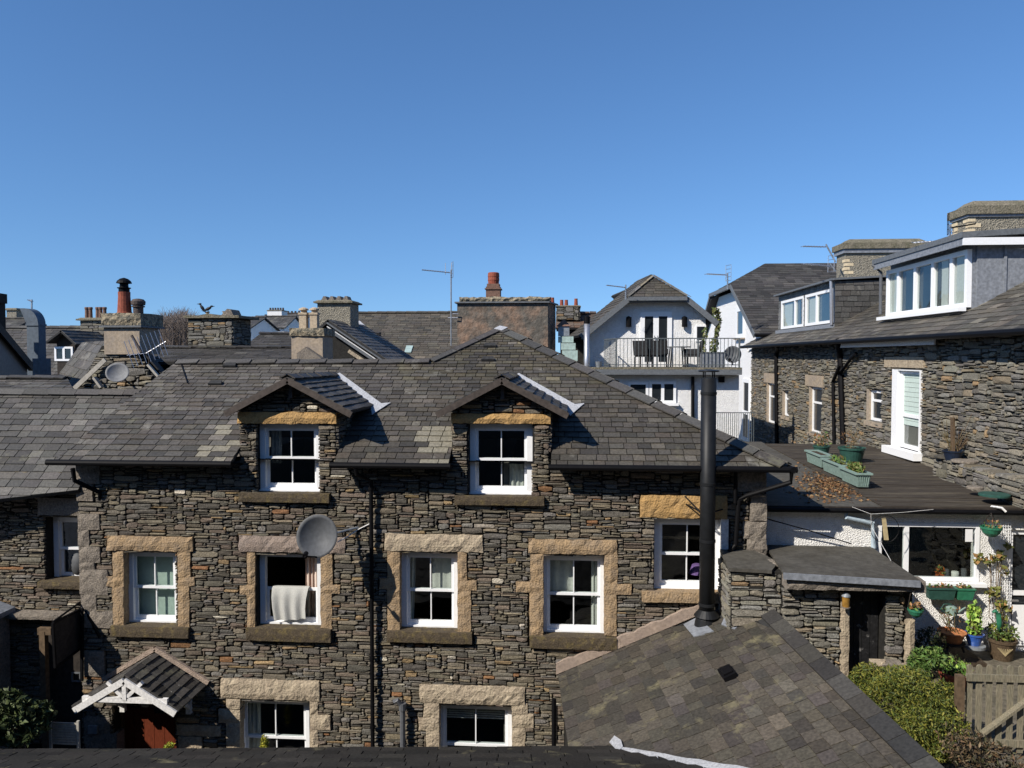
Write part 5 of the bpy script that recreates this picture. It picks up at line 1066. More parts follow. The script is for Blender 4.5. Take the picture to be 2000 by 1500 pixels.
yI = 29.0; s0, s1 = Py(620, 610, yI), Py(684, 610, yI); st8 = stack(t5, s0[0], s1[0], yI, yI+1.2, Py(650, 660, yI)[2]-.5, Py(650, 592, yI)[2], 'greycast', cap=(.12, .12, 'moss'))
zc5 = Py(650, 592, yI)[2]+.12
for x in (634, 648, 662, 676):
    p = Py(x, 585, yI+.3); k = M(); k.prism([(p[0]-.15, yI+.3, zc5), (p[0]+.1, yI+.3, zc5), (p[0]+.03, yI+.3, zc5+.17), (p[0]-.05, yI+.3, zc5+.17)], (0, .5, 0)); k.build('chimney_hood', 'quoin', st8)
# --- big plain slate roof with small skylight
yJ = 34.0; zr_ = Py(790, 611, 38)[2]; t6, o6 = gable_house('stone_house', (-5, 36, 0), 'wide plain slate roof with one small skylight and white verge flashing', (Py(640, 650, 36)[0], Py(905, 650, 36)[0], 32, Py(790, 725, 32)[2], 38, zr_), 'oldslate', [((.10, .088, .07), 3), ((.115, .1, .078), 2), ((.085, .078, .066), 2)], 371)
pj = math.atan2(zr_-Py(790, 725, 32)[2], 6); PJ = (A(0, 38, zr_), A(0, -math.sin(pj), math.cos(pj)))
k = M(); k.prism([hit(PJ, x, y) for x, y in ((790, 690), (794, 677), (807, 677), (803, 690))], PJ[1]*.06); k.build('skylight', 'skylight', o6)
k = M(); k.prism([hit(PJ, x, y) for x, y in ((698, 630), (703, 630), (784, 703), (776, 703))], PJ[1]*.1); k.build('flashing', 'lead', o6)
# --- broad red-brown chimney wall
yK = 27.0; K = lambda x, y, Y=yK: Py(x, y, Y); t7 = thing('chimney_stack', (K(985, 680)[0], yK, 5), 'very broad red-brown weathered chimney stack with one square brick pot', 'chimney')
s0, s1 = K(893, 640), K(1070, 640); zc6 = K(985, 592)[2]; k = M(); sR = Py(1085, 640, yK+1.3)[0]; k.prism([(s0[0], yK, 5), (s1[0], yK, 5), (sR, yK+1.3, 5), (s0[0], yK+1.3, 5)], (0, 0, zc6-5)); st9 = k.build('chimney', 'redrender', t7)
k = M(); k.prism([(s0[0]-.08, yK-.1, zc6+.002), (s1[0]+.06, yK-.1, zc6+.002), (sR+.1, yK+1.4, zc6+.002), (s0[0]-.08, yK+1.4, zc6+.002)], (0, 0, .05)); k.build('slate_drip', 'bargegrey', st9)
k = M(); k.rough(s0[0]+.08, s1[0]+.1, yK-.02, yK+1.3, zc6+.052, K(985, 580)[2], .05, .12, 7); k.build('chimney_cap', 'lichencap', st9)
p = K(964, 560, yK+.4); zc6 = K(985, 581)[2]; k = M(); h = K(964, 553)[2]-zc6
k.box(p[0]-.25, p[0]+.25, yK+.15, yK+.65, zc6-.03, zc6+h*.8); k.box(p[0]-.29, p[0]+.29, yK+.11, yK+.69, zc6+h*.6, zc6+h*.68); k.box(p[0]-.22, p[0]+.22, yK+.18, yK+.62, zc6+h*.801, zc6+h); kp = k.build('chimney_pot', 'brownpot', st9)
k = M(); hh = K(964, 530)[2]-zc6-h; k.lathe((p[0], yK+.4, zc6+h+.001), [(.19, 0), (.2, hh*.3), (.21, hh*.32), (.2, hh*.6), (.21, hh*.62), (.2, hh*.95), (.17, hh)], 18); k.build('pot_liner', 'terra', kp)
# --- low stack and roof between the broad chimney and the white house
yL = 33.0; t8, o8 = gable_house('stone_house', (1.2, 34, 0), 'brownish roof with a low stone stack of small red pots beside the white house', (Py(1086, 640, 34)[0], Py(1165, 640, 34)[0], 32.5, Py(1120, 640, 32.5)[2], 34, Py(1120, 612, 34)[2]), 'oldslate', [((.16, .10, .07), 1), ((.13, .1, .08), 1)], 381)
s0, s1 = Py(1088, 600, yL), Py(1132, 600, yL); sta = stack(t8, s0[0], s1[0], yL, yL+.9, Py(1110, 625, yL)[2], Py(1110, 599, yL)[2], 'mortar', rub=PALG, seed=385, cap=(.06, .06, 'moss'))
zc7 = Py(1110, 597, yL)[2]
for x in (1070, 1079, 1097, 1106, 1125): pot(sta, Py(x, 590, yL+.3)[0], yL+.3, zc7 if x > 1085 else zc7+.1, .085, .27 if x < 1120 else .32, 'terra', crown=False)
t9 = thing('roof_lantern', Py(1105, 690, 26.5), 'small glazed lantern with a pyramid roof and stepped white glazing below', 'lantern')
yM = 27.5; Q = lambda x, y: Py(x, y, yM)
k = M(); k.box(Q(1090, 650)[0], Q(1112, 650)[0], yM, yM+.4, Q(1100, 656)[2], Q(1100, 637)[2]); lb = k.build('lantern_box', 'galv', t9)
k = M(); z = Q(1100, 637)[2]; a, b = Q(1087, 637)[0], Q(1115, 637)[0]; k.add([(a, yM-.05, z), (b, yM-.05, z), (b, yM+.46, z), (a, yM+.46, z), ((a+b)/2, yM+.2, Q(1100, 622)[2])], [(0, 1, 4), (1, 2, 4), (2, 3, 4), (3, 0, 4), (3, 2, 1, 0)]); k.build('pyramid_roof', 'brownpot', t9)
k = M()
for i, (x0, x1, y0, y1) in enumerate(((1090, 1120, 657, 669), (1096, 1124, 670, 683), (1098, 1128, 684, 705))): k.box(Q(x0, 660)[0], Q(x1, 660)[0], yM-.1*i-.05, yM+.35, Q(x0, y1)[2], Q(x0, y0)[2]-.005)
k.build('glazing_steps', 'skylight', t9)
fl_ = thing('metal_flue', Py(1146, 715, 26.9), 'shiny steel flue with a dark cap beside the balcony', 'flue')
k = M(); p = Py(1146, 716, 26.9); k.tube([p-A(0, 0, 1.5), A(p[0], p[1], Py(1146, 632, 26.9)[2])], .1, 14); k.build('pipe', 'alu', fl_, smooth=True)
k = M(); k.tube([A(p[0], p[1], Py(1146, 632, 26.9)[2]), A(p[0], p[1], Py(1146, 618, 26.9)[2])], .108, 14); k.build('cap', 'black', fl_)
# --- tiny far houses and the bare wood on the hill
for i, (x0, x1, yr, ye, Y, lab) in enumerate(((500, 580, 618, 640, 70, 'far pale-walled house under the twin-pot chimney skyline'), (545, 610, 612, 632, 80, 'far house with a row of small dark pots along its ridge'), (480, 520, 620, 640, 60, 'far dark gabled house right of the crow chimney'), (640, 720, 655, 690, 50, 'far dark roof low beside the roughcast chimney'))):
    tt, oo = gable_house('house', (Py(x0, yr, Y)[0], Y, 0), lab, (Py(x0, yr, Y)[0], Py(x1, yr, Y)[0], Y-3, Py(x0, ye, Y-3)[2], Y, Py(x0, yr, Y)[2]), 'slate', SLP, 391+i, wallm='roughcast', e=(.5, .4))
    if i == 0:
        sb = stack(tt, Py(522, 610, Y)[0], Py(550, 610, Y)[0], Y, Y+1.5, Py(530, 625, Y)[2], Py(530, 607, Y)[2], 'dirtywhite', cap=(.05, .08, 'moss'))
        for x in range(524, 550, 5): pot(sb, Py(x, 605, Y)[0], Y+.5, Py(530, 606, Y)[2], .1, .26, 'rustcap', crown=False)
        for x in (515, 521): pot(sb, Py(x, 615, Y)[0], Y+.5, Py(530, 624, Y)[2], .13, .5, 'rustcap', crown=False)
    if i == 1:
        for x in range(556, 605, 7): pot(tt, Py(x, 610, Y)[0], Y, Py(560, 613, Y)[2], .13, .3, 'rustcap', crown=False)
wd = thing('bare_wood' if 0 else 'bare_trees', Py(345, 665, 62), 'wintry bare tree crowns on the skyline between the two left chimneys', 'trees'); wd['kind'] = 'stuff'
k = M(); rng = random.Random(8)
for i in range(150):
    x = rng.uniform(312, 385); top = 612+abs(x-352)*.28+rng.uniform(0, 18); Y = rng.uniform(60, 72); a = Py(x, 690, Y); b = Py(x+rng.uniform(-3, 3), top, Y)
    k.tube([a, (a+b)/2+A(rng.uniform(-.2, .2), 0, 0), b], [.06, .04, .012], 4, cap=False)
    for j in range(22):
        f = rng.uniform(.3, 1); c = a+(b-a)*f; d = c+A(rng.uniform(-.8, .8), rng.uniform(-.5, .5), rng.uniform(.3, 1.1)); k.tube([c, d], [.02, .006], 3, cap=False)
k.build('twigs', 'twig', wd)
hl = M(); rng = random.Random(2); P_ = []
for i in range(60):
    x = -420+840*i/59; h = 9+6*math.sin(i*.4)+4*math.sin(i*1.1+1); P_.append((x, h))
for i in range(59): hl.add([(P_[i][0], 330, -1), (P_[i+1][0], 330, -1), (P_[i+1][0], 380, P_[i+1][1]), (P_[i][0], 380, P_[i][1]), (P_[i+1][0], 430, -1), (P_[i][0], 430, -1)], [(0, 1, 2, 3), (3, 2, 4, 5)])
tag(hl.build('hills', 'moss'), None, None, kind='structure')
# ================================================================== smaller things
def single(m, name, mt, label, cat, group=None, smooth=False): return tag(m.build(name, mt, smooth=smooth), label, cat, group)
def basis(n):
    n = nrm(n); a = nrm(np.cross((0, 0, 1), n)); return a, np.cross(n, a), n
def dish(name, c, n, r, label, mt='dish', wallp=None, depth=.16, lnb=True, wr=1.0):
    t = thing(name, c, label, 'satellite dish'); c = np.array(c, float); a, b, n = basis(n); k = M(); N_ = 28; rings = 6
    for side in (0, 1):
        base = len(k.v)
        for i in range(rings+1):
            f = i/rings
            for j in range(N_): an = 2*math.pi*j/N_; k.v.append(tuple(c+(a*math.cos(an)*wr+b*math.sin(an)*1.06)*r*f+n*(depth*f*f-depth-side*.012)))
        for i in range(rings):
            for j in range(N_):
                q = (base+i*N_+j, base+i*N_+(j+1) % N_, base+(i+1)*N_+(j+1) % N_, base+(i+1)*N_+j); k.f.append(q[::-1] if side else q); k.c.append(None)
    for j in range(N_):
        q = (rings*N_+j, rings*N_+(j+1) % N_, (2*rings+1)*N_+(j+1) % N_, (2*rings+1)*N_+j); k.f.append(q); k.c.append(None)
    k.build('reflector', mt, t, smooth=True)
    if lnb:
        k = M(); p0 = c-b*r*1.0-n*.02; p1 = c-b*r*1.0+n*r*.9-a*r*.35; k.tube([p0, p1], .018, 6); o = k.build('feed_arm', 'black', t); k = M(); k.tube([p1, p1+b*.06-n*.1], .045, 10); k.build('receiver', 'black', o)
    if wallp is not None:
        k = M(); k.tube([c-n*depth-n*.01, c-n*(depth+.15), wallp], .024, 8); k.build('wall_arm', 'galv', t)
    return t
dc = Py(619, 1047, 14.1)
dish('satellite_dish', dc, (.12, -.93, .28), .385, 'large dark grey round satellite dish on a long arm beside the drainpipe', wallp=Py(700, 1030, 15.0))
k = M(); a = Py(663, 1062, 14.9); pts = [Py(660, 1058, 14.5), Py(676, 1050, 14.8), Py(698, 1035, 14.97), Py(724, 1022, 14.95)]; k.tube(pts, .012, 6); single(k, 'dish_cable', 'dirtywhite', 'pale cable looping from the large dish to the drainpipe', 'cable')
dish('satellite_dish', Py(229, 727, 19.4), (.35, -.8, .5), .27, 'oval pale grey satellite dish on the stone gable under the red chimney pot', mt='dishlight', wallp=Py(235, 735, 20.0), lnb=False, wr=1.05, depth=.1)
dish('satellite_dish', Py(1431, 692, 26.9), (-.2, -.9, .3), .29, 'grey mesh dish standing on the balcony beside the planter', wallp=Py(1431, 712, 27.0), lnb=True, depth=.1)
# main black flue
fb = hit(OP, 1379, 1215); fy = fb[1]; ft = Py(1385.5, 738, fy); fx = (fb[0]+ft[0])/2
t = thing('flue_pipe', fb, 'tall matt black twin-wall flue rising from the outbuilding roof past the eaves', 'flue')
k = M(); k.tube([(fx, fy, fb[2]-.1), (fx, fy, ft[2])], .142, 24); k.build('pipe', 'flue', t, smooth=True)
for yy in (768, 945, 1056, 1180): z = Py(1382, yy, fy)[2]; k = M(); k.lathe((fx, fy, z-.03), [(.143, 0), (.152, .005), (.152, .055), (.143, .06)], 24); k.build('joint_band', 'flue', t)
k = M(); z = Py(1380, 1190, fy)[2]; k.lathe((fx, fy, z-.12), [(.24, 0), (.145, .12)], 24, close=False); k.lathe((fx, fy, fb[2]-.12), [(.24, 0), (.2, .2), (.17, .28)], 24, close=False); k.build('storm_collar', 'flue', t)
k = M()
for an in range(4): k.bar((fx+.12*math.cos(an*1.57+.8), fy+.12*math.sin(an*1.57+.8), ft[2]), (fx+.12*math.cos(an*1.57+.8), fy+.12*math.sin(an*1.57+.8), ft[2]+.11), .02)
k.lathe((fx, fy, ft[2]+.11), [(.17, 0), (.2, .015), (.19, .03), (.05, .05)], 20); k.build('rain_cap', 'flue', t)
k = M(); zb = Py(1380, 1000, fy)[2]
for sx, zz in ((-.36, .12), (-.36, -.02), (.36, -.12)): k.tube([(fx+sx*.38, fy+.05, zb), (fx+sx, 14.95, zb+zz+.1)], .014, 6)
k.build('wall_bracket', 'black', t)
# aerials
def yagi(name, foot, top, tip, n, el, label, vert=False, refl=True, r=.014, m='alu', extra=None):
    r = r*max(1, np.linalg.norm(np.array(top, float)-CAM)/26)*1.15
    t = thing(name, foot, label, 'aerial'); foot, top, tip = map(lambda q: np.array(q, float), (foot, top, tip)); k = M(); k.tube([foot, top], r*1.5, 6)
    k.build('mast', 'galv', t); k = M(); k.tube([top-A(0, 0, .1), tip], r*1.2, 5); d = nrm(tip-top); s = A(0, 0, 1) if vert else nrm(np.cross(d, (0, 0, 1)))
    for i in range(n): p = top+(tip-top)*(.12+.86*i/max(1, n-1))-A(0, 0, .1)*(1-(.12+.86*i/max(1, n-1))); k.tube([p-s*el/2, p+s*el/2], r*.55, 4)
    if refl:
        p = top-d*.05; s2 = A(0, 0, 1)
        for q in (-.5, .5): k.tube([p-s2*el*.9+s*q*el, p+s2*el*.9+s*q*el], r*.6, 4)
        for h in range(5): z = p+s2*el*(-.9+.45*h); k.tube([z-s*el*.5, z+s*el*.5], r*.5, 4)
    k.build('yagi_array', m, t); return t
t = yagi('tv_aerial', Py(881, 675, 26.9), Py(881, 527, 26.9), Py(824, 527, 26.6), 11, .3, 'tall television aerial mast left of the broad red-brown chimney')
k = M(); k.tube([Py(882, 513, 26.9), Py(881, 540, 26.9)], .014, 5); k.tube([Py(870, 514, 26.9), Py(870, 536, 26.9)], .012, 5); k.tube([Py(875, 621, 26.9), Py(894, 621, 26.9), Py(895, 613, 26.9), Py(884, 613, 26.9)], .02, 6); k.build('chimney_bracket', 'alu', t)
yagi('tv_aerial', Py(1222, 585, 28), Py(1222, 556, 28), Py(1185, 557, 27.6), 8, .14, 'small white aerial on the left roof edge of the balcony house', refl=False)
yagi('tv_aerial', Py(1421, 565, 37), Py(1421, 533, 37), Py(1380, 535, 36.5), 9, .4, 'aerial on the roof corner of the side-on white house')
yagi('tv_aerial', Py(1632, 512, 29.8), Py(1613, 477, 29.8), Py(1568, 481, 29.4), 8, .3, 'upper of the two aerials on the middle roughcast chimney', refl=False)
yagi('tv_aerial', Py(1632, 530, 29.8), Py(1621, 515, 29.8), Py(1570, 515, 29.4), 12, .34, 'lower of the two aerials on the middle roughcast chimney')
yagi('tv_aerial', Py(1848, 500, 21.4), Py(1852, 462, 21.4), Py(1783, 474, 22), 9, .3, 'aerial pointing left over the roof of the big box dormer')
yagi('tv_aerial', Py(1856, 470, 21.3), Py(1856, 438, 21.3), Py(1906, 437, 21.1), 4, .3, 'dark bracketed aerial against the cream brick chimney corner', m='black')
yagi('tv_aerial', Py(62, 606, 40), Py(62, 585, 40), Py(56, 586, 40), 3, .3, 'tiny thin aerial on the skyline above the extractor hood', refl=False)
tip_, fo_ = Py(324, 667, 19.0), Py(248, 694, 18.4); t = thing('tv_aerial', Py(292, 700, 19.6), 'bent fallen aerial hanging off the chimney above the oval dish', 'aerial')
k = M(); k.tube([fo_, Py(285, 690, 18.8), tip_], .014, 5); d = nrm(tip_-fo_)
for i in range(9): p = fo_+(tip_-fo_)*(.05+.11*i); k.tube([p+A(-.12, 0, .33), p+A(.12, 0, -.33)], .008, 4)
k.build('yagi_array', 'alu', t); k = M(); k.bar(Py(257, 655, 19.2), Py(276, 688, 19.2), .05); k.tube([Py(292, 684, 19.0), Py(291, 710, 19.9)], .02, 6); k.build('bracket', 'rustcap', t)
k = M(); q = hit(RP, 352, 706); q2 = hit(RP, 367, 751); k.tube([q+RP[1]*.04, q2+RP[1]*.04], .012, 5); single(k, 'aerial_shadow_rod', 'black', 'thin black rod drawn for an aerial shadow on the slates at the left end of the ridge', 'rod')  # rod drawn in black where an aerial shadow falls on the slates
# crows
def crow(c, hd, up, label):
    c = np.array(c, float); h = A(math.cos(hd), math.sin(hd), 0); b = nrm(h*math.cos(up)+A(0, 0, math.sin(up))); k = M()
    sc = .72; k.tube([c-b*.30*sc, c-b*.2*sc, c-b*.1*sc, c, c+b*.1*sc, c+b*.15*sc], [.01, .026, .045, .055, .04, .026], 10); hc = c+b*.125+A(0, 0, .025)
    k.tube([hc-h*.045, hc-h*.015, hc+h*.02, hc+h*.05, hc+h*.12], [.016, .033, .033, .016, .003], 10)
    s = np.cross(h, (0, 0, 1))
    for q in (-1, 1): k.tube([c+s*.035*q-b*.02, c+s*.03*q-A(0, 0, .12)], .008, 4)
    return tag(k.build('crow', 'bird', smooth=True), label, 'bird', 'crows on the broad stone chimney')
crow(Py(395, 601, 25.6)+A(0, 0, .0), math.pi, .95, 'black crow standing upright on the stone chimney, left of the pair')
crow(Py(407, 604, 25.5)+A(0, 0, .02), 0, .45, 'black crow leaning forward on the stone chimney, right of the pair')
# ---- planters and pots on the flat roof
def zroof(y): return wz+.085+.23*(y-YF+.15)/9.55
PLc = [(.10, .13, .03), (.16, .17, .05), (.22, .15, .06)]; GRc = [(.05, .10, .02), (.08, .15, .03), (.12, .17, .04)]; YGc = [(.13, .15, .02), (.19, .18, .03), (.09, .12, .02), (.05, .075, .015)]
LIMEc = [(.22, .36, .05), (.30, .42, .08), (.15, .28, .05)]; DRYc = [(.28, .14, .05), (.2, .09, .03), (.36, .22, .1), (.14, .07, .03)]
def planter(x, y, L, label, plants):
    z = zroof(y+L/2); t = thing('planter_box', (x, y, z), label, 'planter', 'teal planter boxes on the flat roof'); k = M(); w_ = .30; h = .27
    P = lambda i, o, zz: [(x+i, y+i, zz), (x+w_-i, y+i, zz), (x+w_-i, y+L-i, zz), (x+i, y+L-i, zz)]
    k.add(P(.035, 0, z)+P(.0, 0, z+h), [(3, 2, 1, 0), (0, 1, 5, 4), (1, 2, 6, 5), (2, 3, 7, 6), (3, 0, 4, 7)])
    for i in range(6): k.bar((x+.05+.04*i, y+.028-.0, z+.03), (x+.03+.048*i, y-.004, z+h-.03), .012)
    k.build('box', 'teal', t); k = M(); frame_ = [(-.035, w_+.035, -.035, .03), (-.035, w_+.035, L-.03, L+.035), (-.035, .03, .03, L-.03), (w_-.03, w_+.035, .03, L-.03)]
    for a_, b_, c_, d_ in frame_: k.box(x+a_, x+b_, y+c_, y+d_, z+h, z+h+.04)
    k.build('rim', 'teal', t); k = M(); k.box(x+.03, x+w_-.03, y+.03, y+L-.03, z+h-.06, z+h+.01); k.build('soil', 'soil', t)
    if plants:
        k = M(); rng = random.Random(int(y*10)); leaves(k, blob(rng, (x+w_/2, y+L*.45, z+h+.09), (.13, L*.42, .13), plants), .055, PLc+GRc, rng, asp=.35); tag(k.build('planter_plants', 'leaf'), 'low green and straw plants growing in the '+label.split()[0]+' teal planter', 'plant')
x3 = Pz(1673, 953, zroof(17))[0]
planter(x3, Pz(1673, 953, zroof(17))[1], 1.0, 'nearest pale teal planter box, ribbed end towards the camera', 260)
planter(x3+.02, 18.15, 1.3, 'middle pale teal planter box between the other two', 90)
planter(x3+.04, 19.65, 1.15, 'farthest pale teal planter box, closest to the white balcony house', 0)
def roundpot(name, c, r, h, mt, label, plants=None, cols=GRc, psize=.05, pr=None, pn=150, taper=.72, soil='soil', group=None, asp=.4):
    c = np.array(c, float); t = thing(name, c, label, 'plant pot', group); k = M(); k.lathe(c, [(r*taper, 0), (r*.97, h*.85), (r*1.05, h*.86), (r*1.06, h), (r*.95, h), (r*.9, h*.9)], 24, close=False); k.lathe(c, [(0.001, .001), (r*taper, .001)], 24, close=False); k.build('pot', mt, t, smooth=False)
    k = M(); k.lathe(c+A(0, 0, h*.86), [(r*.93, 0), (.001, .02)], 24, close=False); k.build('soil', soil, t)
    if plants:
        rng = random.Random(int(abs(c[0]*97+c[1]*31))); k = M(); q = pr or (r*1.1, r*1.1, r*.8); leaves(k, blob(rng, c+A(0, 0, h+q[2]*.7), q, pn), psize, cols, rng, asp=asp)
        for i in range(10): k.tube([c+A(rng.uniform(-.4, .4)*r, rng.uniform(-.4, .4)*r, h*.86), c+A(rng.uniform(-1, 1)*q[0], rng.uniform(-1, 1)*q[1], h+q[2]*rng.uniform(.6, 1.6))], .006, 4, c=(.12, .09, .04))
        tag(k.build('plant', 'leaf'), plants, 'plant')
    return t
p = Pz(1668, 906, zroof(19.5)); roundpot('plant_pot', A(p[0]+.05, p[1]+.3, zroof(19.6)), .33, .40, 'darkgreen', 'wide dark green tub of dead stems behind the teal planters', 'thin dry stems standing in the wide dark green tub', DRYc, .05, (.3, .3, .35), 70, asp=.12)
p = Pz(1609, 893, zroof(21)); roundpot('plant_pot', A(p[0], p[1]+.2, zroof(21)), .22, .30, 'darkgreen', 'smaller green tub by the wall, left of the wide tub', 'straggly leaves in the smaller green tub by the wall', GRc+DRYc, .05, (.25, .25, .25), 80)
lz = Px(1865, 899, 8.95)[2]-.02; ly = Px(1865, 899, 8.95)[1]
t = thing('stone_ledge', (8.9, ly, lz), 'low rubble ledge at the foot of the terrace wall beside the flat roof', 'ledge'); k = M(); k.rough(8.82, 9.28, ly-6, ly+.7, zroof(17)-.1, lz-.02, .03, .2, 77); o_ = k.build('core', 'mortar', t); s = M(); stones(s, (8.82, ly+.7, zroof(17)-.08), UX, UZ, 6.7, lz-zroof(17)+.07, seed=205, cu=.085, cv=.05, depth=.06, pal=PALG); stones(s, (8.78, ly-6, lz-.0), (1, 0, 0), (0, 1, 0), .5, 6.7, seed=206, cu=.07, cv=.09, depth=.03, pal=PALG); s.build('stonework', 'stone', o_)
zl_ = lz; p = A(8.95, ly+.1, lz); zroof_ = zroof; t = roundpot('plant_pot', A(p[0], p[1], lz), .21, .24, 'navy', 'dark blue glazed pot with a wooden stake and bare twigs', 'bare grey twigs in the dark blue pot', [(.12, .11, .1)], .012, (.45, .3, .5), 60, asp=.2)
k = M(); k.bar((p[0], p[1], lz+.1), (p[0]-.02, p[1], lz+1.0), .12, .05); rng = random.Random(4)
for i in range(26):
    a_ = A(p[0]+.1, p[1], lz+.2); b_ = a_+A(rng.uniform(-.2, .75), rng.uniform(-.2, .3), rng.uniform(.3, 1.0)); k.tube([a_, (a_+b_)/2+A(0, 0, .08), b_], .006, 4)
k.build('stake', 'browntimber', t)
for i, (x, y, r_, mt, lb) in enumerate(((1852, 905, .3, 'felt', 'dark round slab under the dark blue pot'), (1884, 911, .28, 'quoin', 'grey round stone slab right of the blue pot'), (1943, 921, .28, 'darkgreen', 'flat green lid lying on the flat roof'), (1905, 918, .16, 'quoin', 'small grey disc between the slab and the green lid'))):
    q = Px(x, y, 8.98 if i < 2 else 8.5); k = M(); k.lathe((q[0], q[1], lz+.03 if i < 2 else zroof(q[1])+.12), [(r_, 0), (r_, .035), (r_*.9, .05)], 22); single(k, 'round_slab' if i != 2 else 'lid', mt, lb, 'slab' if i != 2 else 'lid')
k = M(); rng = random.Random(12); pts = []
while len(pts) < 1100:
    x, y = rng.gauss(1632, 36), rng.gauss(946, 14)
    q = Pz(x, y, zroof(17)-.055)
    if q[0] < x3-.03 and q[1] > YF and q[0] > 4.6: pts.append(A(q[0], q[1], zroof(q[1])-.055+rng.uniform(0, .04)))
leaves(k, pts, .035, [(.19, .10, .045), (.13, .065, .03), (.24, .16, .08), (.09, .05, .025)], rng, flat=.85, asp=.6); o = k.build('fallen_leaves', 'dryleaf'); tag(o, 'drift of brown fallen leaves beside the teal planters', 'leaves', kind='stuff')
# ---- cables and things on the white wall
k = M(); k.tube([Py(1497, 1013, 15.3), Py(1580, 1036, 15.4), Py(1662, 1062, 15.5)], .012, 5); single(k, 'cable', 'black', 'black cable sagging across the shaded white wall', 'cable')
k = M(); k.tube([Py(1664, 990, 15.3), Py(1701, 1004, 15.2), Py(1760, 1001, 15.2), Py(1823, 995, 15.3)], .004, 5); k.tube([Py(1701, 1004, 15.2), Py(1702, 1040, 15.3)], .004, 5); k.tube([Py(1703, 1030, 15.3), Py(1740, 1095, 14.3)], .004, 5); single(k, 'washing_line', 'dirtywhite', 'thin white line strung under the flat roof eave', 'line')
t = thing('hanging_ornament', Py(1727, 1032, 15.3), 'tan wooden board in a thin wire hoop hung by the window', 'ornament')
c = Py(1728, 1033, 15.3); k = M(); k.prism([c+A(-.05, 0, .2), c+A(.02, 0, .21), c+A(.08, 0, -.22), c+A(.0, 0, -.22)], (0, .03, 0)); k.build('board', 'tan', t); k = M(); k.tube([c+A(.27*math.cos(i*.35), 0, .27*math.sin(i*.35)) for i in range(19)], .006, 4); k.build('wire_hoop', 'black', t)
k = M(); r = prect(1879, 1893, 1031, 1055, YF+.1); k.box(r[0], r[1], YF-.03, YF-.022, r[2], r[3]); single(k, 'paper_notice', 'paper', 'white sheet of paper stuck inside the wide window', 'notice')
k = M(); p = Py(1836, 1128, YF+.2); rng = random.Random(3); leaves(k, blob(rng, p+A(0, 0, .12), (.1, .08, .12), 90), .04, [(.55, .16, .03), (.4, .1, .02), (.1, .12, .03)], rng); single(k, 'flowers', 'leaf', 'orange flowers on the inner sill of the wide window', 'flowers')
for x, r_, h, mt, lb in ((1865, .07, .14, 'curtain', 'cream mug on the inner sill of the wide window'), (1847, .06, .18, 'dish', 'grey jar on the inner sill between the flowers and mug'), (1882, .05, .2, 'dish', 'slim grey bottle on the inner sill of the wide window')):
    p = Py(x, 1131, YF+.2); k = M(); k.lathe((p[0], p[1], lwn[2]+.0), [(r_*.9, 0), (r_, h*.8), (r_*.9, h)], 14); single(k, 'jar', mt, lb, 'jar')
def boxplanter(r, mt, label):
    k = M(); y0 = YF-.34; z0 = lwn[2]-.28; t = thing('window_box', (r[0], y0, z0), label, 'window box'); P = lambda i, zz: [(r[0]+i, y0+i, zz), (r[1]-i, y0+i, zz), (r[1]-i, y0+.2-i, zz), (r[0]+i, y0+.2-i, zz)]
    k.add(P(.03, z0)+P(0, z0+.2), [(3, 2, 1, 0), (0, 1, 5, 4), (1, 2, 6, 5), (2, 3, 7, 6), (3, 0, 4, 7)]); k.box(r[0]-.015, r[1]+.015, y0-.015, y0+.215, z0+.2, z0+.225); k.build('box', mt, t)
    k = M(); k.box(r[0]+.03, r[1]-.03, y0+.03, y0+.17, z0+.2251, z0+.235); k.build('soil', 'soil', t)
    rng = random.Random(int(r[0]*50)); k = M(); leaves(k, blob(rng, ((r[0]+r[1])/2, y0+.1, z0+.25), ((r[1]-r[0])*.45, .07, .06), 60), .035, GRc+DRYc, rng); tag(k.build('window_box_plants', 'leaf'), 'sparse seedlings in the '+label, 'plant')
r = prect(1813, 1866, 1132, 1152, YF-.3); boxplanter(r, 'darkgreen', 'longer dark green window box under the wide window'); r = prect(1869, 1903, 1132, 1152, YF-.3); boxplanter(r, 'green', 'shorter bright green window box under the wide window')
def basket(c, r, top, label, plants):
    c = np.array(c, float); t = thing('hanging_basket', c, label, 'hanging basket'); k = M(); k.lathe(c, [(r*.45, -r*.75), (r*.8, -r*.4), (r*.97, 0), (r*1.04, .01), (r*1.04, .045), (r*.95, .045), (r*.9, 0)], 18, close=False); k.lathe(c, [(.001, -r*.75), (r*.45, -r*.75)], 18, close=False); k.lathe(c, [(r*.93, .01), (.001, .03)], 18, close=False); k.build('bowl', 'green', t)
    k = M(); tp = np.array(top, float)
    for i in range(3): an = i*2.1+.4; k.tube([c+A(r*math.cos(an), r*math.sin(an), .03), tp], .006, 4)
    k.build('chains', 'darktimber', t); rng = random.Random(7+int(c[0])); k = M(); leaves(k, blob(rng, c+A(0, 0, .08), (r, r, .1), plants), .035, GRc+DRYc, rng); tag(k.build('basket_plant', 'leaf'), 'straggly plant in the '+label, 'plant')
c = Py(1936, 1033, 15.2); basket(c, .185, Py(1936, 1002, 15.2), 'green hanging basket under the white bracket beside the door', 40)
k = M(); a = Py(1937, 992, YF-.02); k.tube([a+A(-.1, 0, -.1), a+A(-.05, -.1, .05), a+A(0, -.35, .07), a+A(.06, -.38, .0)], .022, 6); k.tube([a+A(.05, 0, -.12), a+A(.03, -.1, .0), a+A(.0, -.2, .06)], .02, 6); single(k, 'basket_bracket', 'dirtywhite', 'white curled wall bracket holding the basket by the door', 'bracket')
c = Py(1788, 1194, 13.3); basket(c, .12, Py(1782, 1140, 13.4), 'small green hanging basket at the corner of the stone shed', 70)
k = M(); a, b, p, q = prect(1938, 1972, 1014, 1238, YF-.06)
